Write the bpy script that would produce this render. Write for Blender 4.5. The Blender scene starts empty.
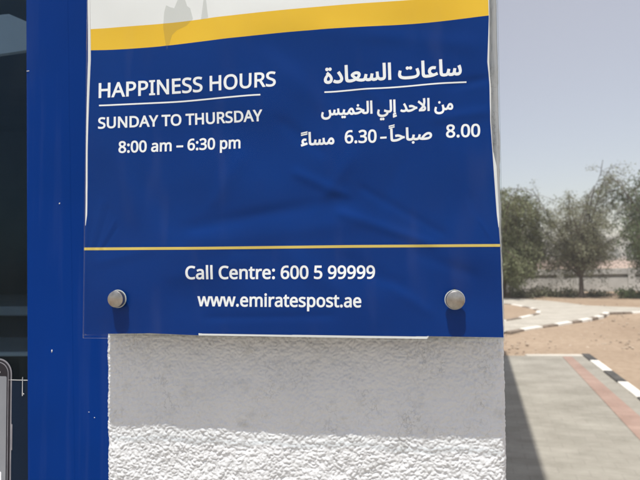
import bpy, bmesh, math, random
import numpy as np
from mathutils import Vector, Matrix
from mathutils.geometry import delaunay_2d_cdt

HAZE = .004
# ------------------------------------------------------------------ camera, sky, sun, exposure
S = bpy.context.scene
C = S.collection
CAM = Vector((0, 0, 1.5))
PITCH, ROLL, FPX = 2.2, -0.75, 495.0
cam_d = bpy.data.cameras.new('camera')
cam = bpy.data.objects.new('camera', cam_d)
C.objects.link(cam)
S.camera = cam
cam_d.sensor_width = 36
cam_d.lens = FPX / 640 * 36
cam_d.clip_start = 0.02
cam_d.clip_end = 3000
RM = Matrix.Rotation(math.radians(90 + PITCH), 4, 'X') @ Matrix.Rotation(math.radians(ROLL), 4, 'Z')
cam.matrix_world = Matrix.Translation(CAM) @ RM
cam_d.dof.use_dof = True
cam_d.dof.focus_distance = 0.51
cam_d.dof.aperture_fstop = 11

SUN = Vector((-0.12, -0.33, 1.0))            # towards the sun
elev = math.atan2(SUN.z, math.hypot(SUN.x, SUN.y))
wd = bpy.data.worlds.new('World')
S.world = wd
wd.use_nodes = True
wn = wd.node_tree
bg = wn.nodes['Background']
sky = wn.nodes.new('ShaderNodeTexSky')
sky.sky_type = 'NISHITA'
sky.sun_disc = False
sky.sun_elevation = elev
sky.sun_rotation = math.atan2(SUN.x, SUN.y)
sky.air_density = 1.2
sky.dust_density = 0.6
sky.ozone_density = 1.5
bg.inputs['Strength'].default_value = 0.12
# the dust in the air veils the blue: part of the sky's light is an even pale glow
veil = wn.nodes.new('ShaderNodeMix')
veil.data_type = 'RGBA'
veil.inputs[0].default_value = .45
wn.links.new(sky.outputs[0], veil.inputs[6])
veil.inputs[7].default_value = (6.0, 5.4, 5.1, 1)
wn.links.new(veil.outputs[2], bg.inputs['Color'])
sd = bpy.data.lights.new('sun', 'SUN')
sd.energy = 4.6
sd.angle = math.radians(0.53)
sd.color = (1.0, 0.95, 0.88)
so = bpy.data.objects.new('sun', sd)
C.objects.link(so)
so.location = (-2, -4, 12)
so.rotation_euler = SUN.to_track_quat('Z', 'Y').to_euler()
vs = S.view_settings
vs.view_transform = 'Standard'
vs.look = 'None'
vs.exposure = 0.22
vs.gamma = 1.0
vs.use_curve_mapping = False

# ------------------------------------------------------------------ helpers
def ray(px, py):
    """direction of sight through a point of the 640 x 480 photograph"""
    return (RM.to_3x3() @ Vector(((px - 320) / FPX, (240 - py) / FPX, -1)))

def G(px, py, z=0.0):
    d = ray(px, py)
    return CAM + d * ((z - CAM.z) / d.z)

TH = math.radians(8)                          # front wall: a = metres along it, d = metres in front of it
WO = Vector((0, 0.54, 0))
WU = Vector((math.cos(TH), -math.sin(TH), 0))
WN = Vector((-math.sin(TH), -math.cos(TH), 0))

def W(a, d, z):
    return WO + WU * a + WN * d + Vector((0, 0, z))

def WP(px, py, d):
    """(a, z) of the photograph's point on the plane d in front of the wall"""
    r = ray(px, py)
    t = ((WO + WN * d) - CAM).dot(WN) / r.dot(WN)
    p = CAM + r * t
    return (p - WO).dot(WU), p.z

def to_px(P):
    """numpy (n,3) world points -> photograph pixels"""
    R = np.array(RM.to_3x3())
    q = (P - np.array(CAM)) @ R
    return 320 + FPX * q[:, 0] / -q[:, 2], 240 - FPX * q[:, 1] / -q[:, 2]

def new_mesh(name, verts, faces, mat=None, parent=None, smooth=False):
    me = bpy.data.meshes.new(name)
    me.from_pydata([tuple(v) for v in verts], [], faces)
    me.update()
    o = bpy.data.objects.new(name, me)
    C.objects.link(o)
    if mat: me.materials.append(mat)
    if parent: o.parent = parent
    if smooth: me.polygons.foreach_set('use_smooth', [True] * len(me.polygons))
    return o

def grid_mesh(name, P, mat, parent=None, smooth=True):
    """P: (rows, cols, 3) array"""
    r, c = P.shape[:2]
    i = np.arange(r * c).reshape(r, c)
    q = np.stack([i[:-1, :-1], i[:-1, 1:], i[1:, 1:], i[1:, :-1]], -1).reshape(-1, 4)
    me = bpy.data.meshes.new(name)
    me.vertices.add(r * c)
    me.vertices.foreach_set('co', P.reshape(-1).astype(np.float32))
    me.loops.add(q.size)
    me.loops.foreach_set('vertex_index', q.reshape(-1).astype(np.int32))
    me.polygons.add(len(q))
    me.polygons.foreach_set('loop_start', (np.arange(len(q)) * 4).astype(np.int32))
    me.polygons.foreach_set('use_smooth', np.full(len(q), smooth))
    me.update(calc_edges=True)
    me.validate()
    me.materials.append(mat)
    o = bpy.data.objects.new(name, me)
    C.objects.link(o)
    if parent: o.parent = parent
    return o

def bm_obj(name, bm, mat, parent=None, smooth=False):
    me = bpy.data.meshes.new(name)
    bmesh.ops.recalc_face_normals(bm, faces=bm.faces)
    bm.to_mesh(me)
    bm.free()
    if mat: me.materials.append(mat)
    if smooth: me.polygons.foreach_set('use_smooth', [True] * len(me.polygons))
    o = bpy.data.objects.new(name, me)
    C.objects.link(o)
    if parent: o.parent = parent
    return o

def hexa(bm, p8):
    """box from 8 corners: 4 bottom ring, 4 top ring"""
    v = [bm.verts.new(p) for p in p8]
    fs = []
    for f in ((3, 2, 1, 0), (4, 5, 6, 7), (0, 1, 5, 4), (1, 2, 6, 5), (2, 3, 7, 6), (3, 0, 4, 7)):
        fs.append(bm.faces.new([v[i] for i in f]))
    return v, fs

def wbox(bm, a0, a1, d0, d1, z0, z1):
    return hexa(bm, [W(a0, d0, z0), W(a1, d0, z0), W(a1, d1, z0), W(a0, d1, z0),
                     W(a0, d0, z1), W(a1, d0, z1), W(a1, d1, z1), W(a0, d1, z1)])

def wslab(bm, q0, d0, q1, d1):
    """slab between quad q0 of (a,z) at depth d0 and quad q1 at depth d1"""
    return hexa(bm, [W(a, d0, z) for a, z in q0] + [W(a, d1, z) for a, z in q1])

def prism(bm, poly, z0, z1):
    n = len(poly)
    b = [bm.verts.new((p[0], p[1], z0)) for p in poly]
    t = [bm.verts.new((p[0], p[1], z1)) for p in poly]
    bm.faces.new(t)
    bm.faces.new(b[::-1])
    for i in range(n):
        bm.faces.new((b[i], b[(i + 1) % n], t[(i + 1) % n], t[i]))

def bevel(o, w, seg=2):
    m = o.modifiers.new('bevel', 'BEVEL')
    m.width = w
    m.segments = seg
    m.limit_method = 'ANGLE'
    return o

def empty(name, loc, label=None, cat=None, group=None):
    o = bpy.data.objects.new(name, None)
    C.objects.link(o)
    o.empty_display_size = 0.1
    o.location = loc
    if label: o['label'] = label
    if cat: o['category'] = cat
    if group: o['group'] = group
    return o

def tag(o, label, cat=None, group=None, kind=None):
    o['label'] = label
    if cat: o['category'] = cat
    if group: o['group'] = group
    if kind: o['kind'] = kind
    return o

def structure(o):
    o['kind'] = 'structure'
    return o

# ------------------------------------------------------------------ materials
class Mat:
    def __init__(s, name, color=(.5, .5, .5), rough=.6, spec=.5, metal=0):
        s.m = bpy.data.materials.new(name)
        s.m.use_nodes = True
        s.nt = s.m.node_tree
        s.b = s.nt.nodes['Principled BSDF']
        s.b.inputs['Base Color'].default_value = (*color, 1)
        s.b.inputs['Roughness'].default_value = rough
        s.b.inputs['Specular IOR Level'].default_value = spec
        s.b.inputs['Metallic'].default_value = metal
        s.co = None
    def n(s, t, **kw):
        x = s.nt.nodes.new(t)
        for k, v in kw.items(): setattr(x, k, v)
        return x
    def l(s, a, b): s.nt.links.new(a, b)
    def coord(s, scale=(1, 1, 1), rot=(0, 0, 0)):
        t = s.n('ShaderNodeTexCoord')
        mp = s.n('ShaderNodeMapping')
        mp.inputs['Scale'].default_value = scale
        mp.inputs['Rotation'].default_value = rot
        s.l(t.outputs['Object'], mp.inputs[0])
        return mp.outputs[0]
    def noise(s, vec, scale, detail=4, rough=.55):
        x = s.n('ShaderNodeTexNoise')
        x.inputs['Scale'].default_value = scale
        x.inputs['Detail'].default_value = detail
        x.inputs['Roughness'].default_value = rough
        s.l(vec, x.inputs['Vector'])
        return x.outputs['Fac']
    def ramp(s, fac, stops, interp='LINEAR'):
        r = s.n('ShaderNodeValToRGB')
        r.color_ramp.interpolation = interp
        e = r.color_ramp.elements
        while len(e) < len(stops): e.new(.5)
        for k, (p, c) in zip(e, stops):
            k.position = p
            k.color = (*c, 1) if len(c) == 3 else c
        s.l(fac, r.inputs[0])
        return r.outputs[0]
    def mix(s, fac, a, b, mode='MIX'):
        x = s.n('ShaderNodeMix', data_type='RGBA', blend_type=mode)
        for v, i in ((fac, 0), (a, 6), (b, 7)):
            if isinstance(v, (int, float)): x.inputs[i].default_value = v
            elif isinstance(v, tuple): x.inputs[i].default_value = (*v, 1)
            else: s.l(v, x.inputs[i])
        return x.outputs[2]
    def color(s, out): s.l(out, s.b.inputs['Base Color'])
    def bump(s, h, strength, dist):
        b = s.n('ShaderNodeBump')
        b.inputs['Strength'].default_value = strength
        b.inputs['Distance'].default_value = dist
        s.l(h, b.inputs['Height'])
        s.l(b.outputs[0], s.b.inputs['Normal'])

def mat_noise(name, c0, c1, scale, rough=.8, spec=.3, bump=0, bscale=None, bd=.01, metal=0):
    m = Mat(name, c0, rough, spec, metal)
    v = m.coord()
    f = m.noise(v, scale)
    m.color(m.ramp(f, [(.3, c0), (.7, c1)]))
    if bump: m.bump(m.noise(v, bscale or scale * 4), bump, bd)
    return m.m

# white splatter-coat stucco
m = Mat('stucco_paint', (.78, .78, .77), .75, .25)
v = m.coord()
f = m.noise(v, 9, 5)
base = (m.mix(m.ramp(m.noise(v, 55, 5, .65), [(.55, (0, 0, 0)), (.72, (1, 1, 1))]),
              m.ramp(f, [(.3, (.66, .68, .70)), (.7, (.72, .74, .76))]), (.60, .615, .62)))
m.bump(m.noise(v, 900, 3), .35, .0008)
# thin grey lines painted at random for the shade in the coat's creases
ln = m.ramp(m.noise(m.coord((1, 1, .7)), 130, 3, .5), [(.455, (0, 0, 0)), (.495, (1, 1, 1)), (.535, (0, 0, 0))])
pt = m.ramp(m.noise(v, 26, 4, .6), [(.48, (0, 0, 0)), (.66, (.55, .55, .55))])
x = m.n('ShaderNodeMath', operation='MULTIPLY')
m.l(ln, x.inputs[0]); m.l(pt, x.inputs[1])
m.color(m.mix(x.outputs[0], base, (.36, .365, .36)))
STUCCO = m.m

BLUE = Mat('blue_frame_paint', (.0012, .030, .20), .5, .05)
v = BLUE.coord()
clean = BLUE.ramp(BLUE.noise(v, 6, 3), [(.3, (.0006, .027, .172)), (.7, (.0009, .031, .205))])
dusty = BLUE.ramp(BLUE.noise(BLUE.coord((60, 60, 3)), 1, 5, .6), [(.5, (0, 0, 0)), (.8, (.10, .10, .10))])
BLUE.color(BLUE.mix(dusty, clean, (.12, .15, .22)))
BLUE.bump(BLUE.noise(v, 350, 3), .08, .0005)
BLUE = BLUE.m
WHITE_SPECK = mat_noise('white_paint_speck', (.62, .63, .64), (.75, .76, .76), 80)

def poster_material():
    m = Mat('printed_poster', (.02, .07, .3), .30, .11)
    at = m.n('ShaderNodeAttribute', attribute_name='band')
    v = m.coord()
    cell = m.ramp(at.outputs['Fac'], [(0, (.78, .79, .80)), (.25, (.78, .49, .045)), (.5, (.0008, .032, .195)), (.85, (.72, .73, .74))], 'CONSTANT')
    tint = m.mix(.12, cell, m.ramp(m.noise(v, 14, 4), [(.3, (.25, .25, .25)), (.7, (.75, .75, .75))]), 'SOFT_LIGHT')
    m.color(tint)
    m.bump(m.noise(v, 28, 2), .10, .002)
    return m.m
POSTER = poster_material()
INK = Mat('white_ink', (.86, .88, .92), .36, .3).m
YELLOW_INK = Mat('yellow_ink', (.66, .50, .12), .36, .5).m
GREY_INK = Mat('grey_green_ink', (.33, .36, .32), .4, .4).m

def acrylic(name, tint, dust, ior=1.30, rough=.10, coat=(1, 1, 1), base=0):
    m = bpy.data.materials.new(name)
    m.use_nodes = True
    nt = m.node_tree
    nt.nodes.clear()
    N = nt.nodes.new
    out = N('ShaderNodeOutputMaterial')
    tr = N('ShaderNodeBsdfTransparent')
    tr.inputs[0].default_value = (*tint, 1)
    gl = N('ShaderNodeBsdfGlossy')
    gl.inputs['Roughness'].default_value = rough
    gl.inputs[0].default_value = (*coat, 1)
    df = N('ShaderNodeBsdfDiffuse')
    df.inputs[0].default_value = (.62, .62, .6, 1)
    fr = N('ShaderNodeFresnel')
    # clear sheet: rays go straight on, so the way out must not see total reflection
    ge = N('ShaderNodeNewGeometry')
    ir = N('ShaderNodeMapRange')
    ir.inputs[3].default_value = ior
    ir.inputs[4].default_value = 1 / ior
    nt.links.new(ge.outputs['Backfacing'], ir.inputs[0])
    nt.links.new(ir.outputs[0], fr.inputs[0])
    tc = N('ShaderNodeTexCoord')
    mp = N('ShaderNodeMapping')
    mp.inputs['Scale'].default_value = (45, 45, 9)
    no = N('ShaderNodeTexNoise')
    no.inputs['Scale'].default_value = 1
    no.inputs['Detail'].default_value = 4
    rp = N('ShaderNodeValToRGB')
    rp.color_ramp.elements[0].position = .55
    rp.color_ramp.elements[1].position = .85
    rp.color_ramp.elements[0].color = (base, base, base, 1)
    rp.color_ramp.elements[1].color = (dust,) * 3 + (1,)
    m1, m2 = N('ShaderNodeMixShader'), N('ShaderNodeMixShader')
    L = nt.links.new
    L(tc.outputs['Object'], mp.inputs[0]); L(mp.outputs[0], no.inputs['Vector']); L(no.outputs['Fac'], rp.inputs[0])
    L(rp.outputs[0], m1.inputs[0]); L(tr.outputs[0], m1.inputs[1]); L(df.outputs[0], m1.inputs[2])
    L(fr.outputs[0], m2.inputs[0]); L(m1.outputs[0], m2.inputs[1]); L(gl.outputs[0], m2.inputs[2])
    L(m2.outputs[0], out.inputs[0])
    return m
ACRYLIC = acrylic('clear_acrylic', (.975, .985, .98), .011, 1.10)
ACRYLIC_EDGE = acrylic('sawn_acrylic_edge', (.86, .91, .92), .7, 1.45, .2, (1, 1, 1), .20)
RIM = mat_noise('clear_washer', (.42, .47, .47), (.55, .60, .60), 60, .35, .5)
GLASS = acrylic('dark_window_glass', (.72, .80, .86), .006, 1.28, .03, (.42, .62, .80))
STEEL = Mat('brushed_steel', (.50, .48, .28), .36, .5, 1)
v = STEEL.coord((1, 1, 1))
STEEL.color(STEEL.ramp(STEEL.noise(v, 150, 4), [(.3, (.30, .285, .26)), (.7, (.46, .44, .41))]))
STEEL = STEEL.m

# ------------------------------------------------------------------ the ground
SIDE = Vector((0.303, 0.953, 0)).normalized()           # direction of the brick path and of the building's side wall
PANG = math.atan2(SIDE.x, SIDE.y)

def sand_material():
    m = Mat('sand', (.3, .2, .14), .95, .1)
    v = m.coord()
    big = m.ramp(m.noise(v, .35, 5, .6), [(.3, (.325, .245, .175)), (.7, (.41, .32, .235))])
    fine = m.ramp(m.noise(v, 9, 6, .7), [(.35, (.30, .30, .30)), (.7, (.68, .68, .68))])
    m.color(m.mix(.55, big, fine, 'SOFT_LIGHT'))
    m.bump(m.noise(v, 6, 8, .7), .9, .05)
    return m.m
def paver_material(name, c0, c1, joint, rotz):
    m = Mat(name, c0, .85, .25)
    v = m.coord((1, 1, 1), (0, 0, rotz))
    b = m.n('ShaderNodeTexBrick')
    b.inputs['Scale'].default_value = 1
    b.inputs['Brick Width'].default_value = .2
    b.inputs['Row Height'].default_value = .1
    b.inputs['Mortar Size'].default_value = .004
    b.inputs['Mortar Smooth'].default_value = .3
    b.inputs['Color1'].default_value = (*c0, 1)
    b.inputs['Color2'].default_value = (*c1, 1)
    b.inputs['Mortar'].default_value = (*joint, 1)
    m.l(v, b.inputs['Vector'])
    st = m.ramp(m.noise(m.coord((1.1, 2.0, 1), (0, 0, rotz)), 1.7, 8, .72), [(.32, (.27, .27, .27)), (.72, (.66, .66, .66))])
    m.color(m.mix(.75, b.outputs['Color'], st, 'SOFT_LIGHT'))
    m.bump(b.outputs['Fac'], .15, -.003)
    return m.m
SAND = sand_material()
PAVER = paver_material('grey_pavers', (.298, .284, .243), (.315, .298, .257), (.265, .25, .215), PANG)
PINK_PAVER = paver_material('pink_pavers', (.325, .225, .185), (.345, .245, .20), (.29, .215, .175), PANG)
PALE_PAVER = paver_material('pale_pavers', (.43, .405, .35), (.48, .45, .39), (.33, .30, .25), .3)
KERB_W = mat_noise('white_kerb_paint', (.66, .64, .58), (.78, .76, .70), 6, .8, .2, .3, 60, .004)
KERB_B = mat_noise('black_kerb_paint', (.05, .05, .05), (.12, .115, .105), 6, .8, .2, .3, 60, .004)
KERB_D = mat_noise('sand_dusted_black_paint', (.17, .14, .11), (.29, .24, .195), 6, .85, .2, .3, 60, .004)
KERB_C = mat_noise('bare_concrete', (.46, .43, .37), (.55, .52, .46), 5, .9, .2, .3, 60, .004)

def sheet(name, pts, z, mat):
    me_v = [(p[0], p[1], z) for p in pts]
    o = new_mesh(name, me_v, [list(range(len(pts)))], mat)
    if o.data.polygons[0].normal.z < 0: o.data.flip_normals()
    return structure(o)

# sand: one sheet to the horizon, with real low undulation near the camera
n = 130
xs = np.sign(np.linspace(-1, 1, n)) * np.abs(np.linspace(-1, 1, n)) ** 4 * 1200
X, Y = np.meshgrid(xs + 6, xs + 14)
rng = np.random.default_rng(5)
Z = np.full_like(X, -.03)
rr = np.hypot(X - 6, Y - 14)
for k in range(40):
    fx, fy, ph = rng.normal(0, 1.6), rng.normal(0, 1.6), rng.uniform(0, 6.28)
    Z += .004 * np.sin(fx * X + fy * Y + ph) * np.exp(-(rr / 60) ** 2)
o = grid_mesh('sand_ground', np.stack([X, Y, Z], -1), SAND)
structure(o)

def line_at(p, d, y):                       # point of the line p + t d at world y
    return p + d * ((y - p.y) / d.y)
KIN = G(583.5, 356.5)                        # far inner corner of the near kerb
far_dir = (G(583.5, 356.5) - G(520, 356)).normalized()
nkerb = (G(636.5, 398.4) - KIN)
nkerb = -nkerb.normalized()                  # along the kerb, away from the camera
PDIR = nkerb
p_far_r = KIN
p_near_r = KIN - PDIR * 12
p_far_l = KIN - far_dir * 4
p_near_l = p_far_l - PDIR * 12
sheet('brick_path', [p_near_l, p_near_r, p_far_r, p_far_l], .004, PAVER)
a0, a1 = G(562.3, 357), G(571.7, 357)
b0, b1 = G(640, 441), G(640, 417)
def ext(p, q, t): return p + (q - p) * t
sheet('pink_paver_strip', [ext(a0, b0, 2.2), ext(a1, b1, 2.2), a1, a0], .008, PINK_PAVER)

KG = 'painted kerb blocks edging the paved paths'
def kerb_block(p, q, w, side, mat, label, h=.11, z0=-.06):
    """one kerb stone between ground points p and q, width w towards side"""
    d = (q - p)
    L = d.length
    d.normalize()
    s = Vector((-d.y, d.x, 0)) * side
    g = .006
    bm = bmesh.new()
    pa, pb = p + d * g, q - d * g
    poly = [pa, pb, pb + s * w, pa + s * w]
    prism(bm, [(x.x, x.y) for x in poly], z0, h)
    o = bm_obj('kerb_block', bm, mat)
    bevel(o, .012)
    return tag(o, label, 'kerb block', KG)

near_cuts = [(585, 355), (592.5, 361.5), (605, 372), (616.5, 383), (637, 398.5)]
pts = [KIN + PDIR * ((G(x, y) - KIN).dot(PDIR)) for x, y in near_cuts]
step = (pts[-2] - pts[-1]).length
for k in range(6): pts.append(pts[-1] - PDIR * .64)
names = ['small black kerb block at the far corner of the grey brick path',
         'first white kerb block from the far corner of the grey brick path',
         'black kerb block between the two white blocks beside the pink strip',
         'longest white kerb block beside the grey brick path, near the right edge',
         'black kerb block cut by the right edge of the photo beside the path']
for k in range(len(pts) - 1):
    lab = names[k] if k < len(names) else '%s kerb block of the near path, %d beyond the right picture edge' % (('black', 'white')[k % 2], k - 4)
    kerb_block(pts[k], pts[k + 1], .115, 1, (KERB_B, KERB_W)[k % 2], lab, .025)
e0, e1 = G(527, 356.3), G(585, 356.3)
kerb_block(e0, e1, .12, 1, KERB_C, 'long unpainted pale edging block across the far end of the brick path', .012, -.08)

# the pale path that winds across the sand
far_edge = [(440, 296), (505, 298), (525, 299), (545, 300.5), (568, 303), (586, 305.5), (610, 306.5), (640, 307.5), (720, 309)]
near_edge = [(720, 311.5), (640, 312), (604, 313), (600, 316), (585, 319.5), (570, 322), (555, 324.5), (538, 327), (520, 329.5), (505, 332), (440, 340)]
sheet('pale_path', [G(*p) for p in far_edge + near_edge], .004, PALE_PAVER)
isl = [(470, 304), (505, 304.2), (514, 305), (525, 307), (536, 309), (541, 311.5), (540, 314), (533, 316), (520, 319), (505, 321.5), (470, 326)]
sheet('sand_island', [G(*p) for p in isl], .010, SAND)

def kerb_run(cuts, cols, side, labels, w=.13, h=.03):
    for k in range(len(cuts) - 1):
        p, q = G(*cuts[k]), G(*cuts[k + 1])
        kerb_block(p, q, w, side, {'w': KERB_W, 'b': KERB_D}[cols[k]], labels[k], h)
kerb_run([(505, 332.3), (519, 330), (537.5, 327), (553, 324.8), (567, 322.3), (577, 320.8), (587, 319), (593, 317.6), (598.5, 316.2), (601, 314.6), (604, 313)],
         'bwbwbwbwbw', -1, [
    'black kerb block beside the edge of the clear sign holder on the pale path',
    'longest white kerb block on the near side of the pale winding path',
    'black kerb block between the two longest white ones of the pale path',
    'second white kerb block along the near side of the pale winding path',
    'black kerb block on the near side of the pale path below the thin tree',
    'third white kerb block along the near side of the pale winding path',
    'short black kerb block near the bend of the pale path',
    'short white kerb block near the bend of the pale path',
    'tiny black kerb block just before the bend of the pale path',
    'tiny white kerb block at the very bend of the pale path'])
kerb_run([(604, 313), (612, 312.7), (621, 312.5), (630, 312.3), (641, 312.1), (655, 312)], 'bbbwb', -1, [
    'low black kerb block right after the bend of the pale path',
    'low black kerb block second after the bend of the pale path',
    'low black kerb block left of the last white one',
    'white kerb block of the far pale path at the right edge of the photo',
    'black kerb block of the far pale path beyond the right edge'], .10, .02)
kerb_run([(490, 303.8), (505, 304.2), (514, 305), (525, 307), (533, 308.6), (537, 309.6), (541, 311.6), (540, 314), (533.5, 316), (522, 318.6), (507, 321.2), (490, 323.6)],
         'wbwbwbwbwbwb'[:11], -1, [
    'white kerb block of the sand island hidden partly by the sign holder',
    'black kerb block on the far side of the sand island by the sign',
    'longer white kerb block on the far side of the sand island',
    'black kerb block on the far side of the sand island',
    'small white kerb block before the tip of the sand island',
    'small black kerb block before the tip of the sand island',
    'white kerb block at the very tip of the sand island',
    'black kerb block after the tip of the sand island',
    'white kerb block on the near side of the sand island',
    'black kerb block on the near side of the sand island',
    'white kerb block of the near island side beside the sign holder'], .11, .03)

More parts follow.
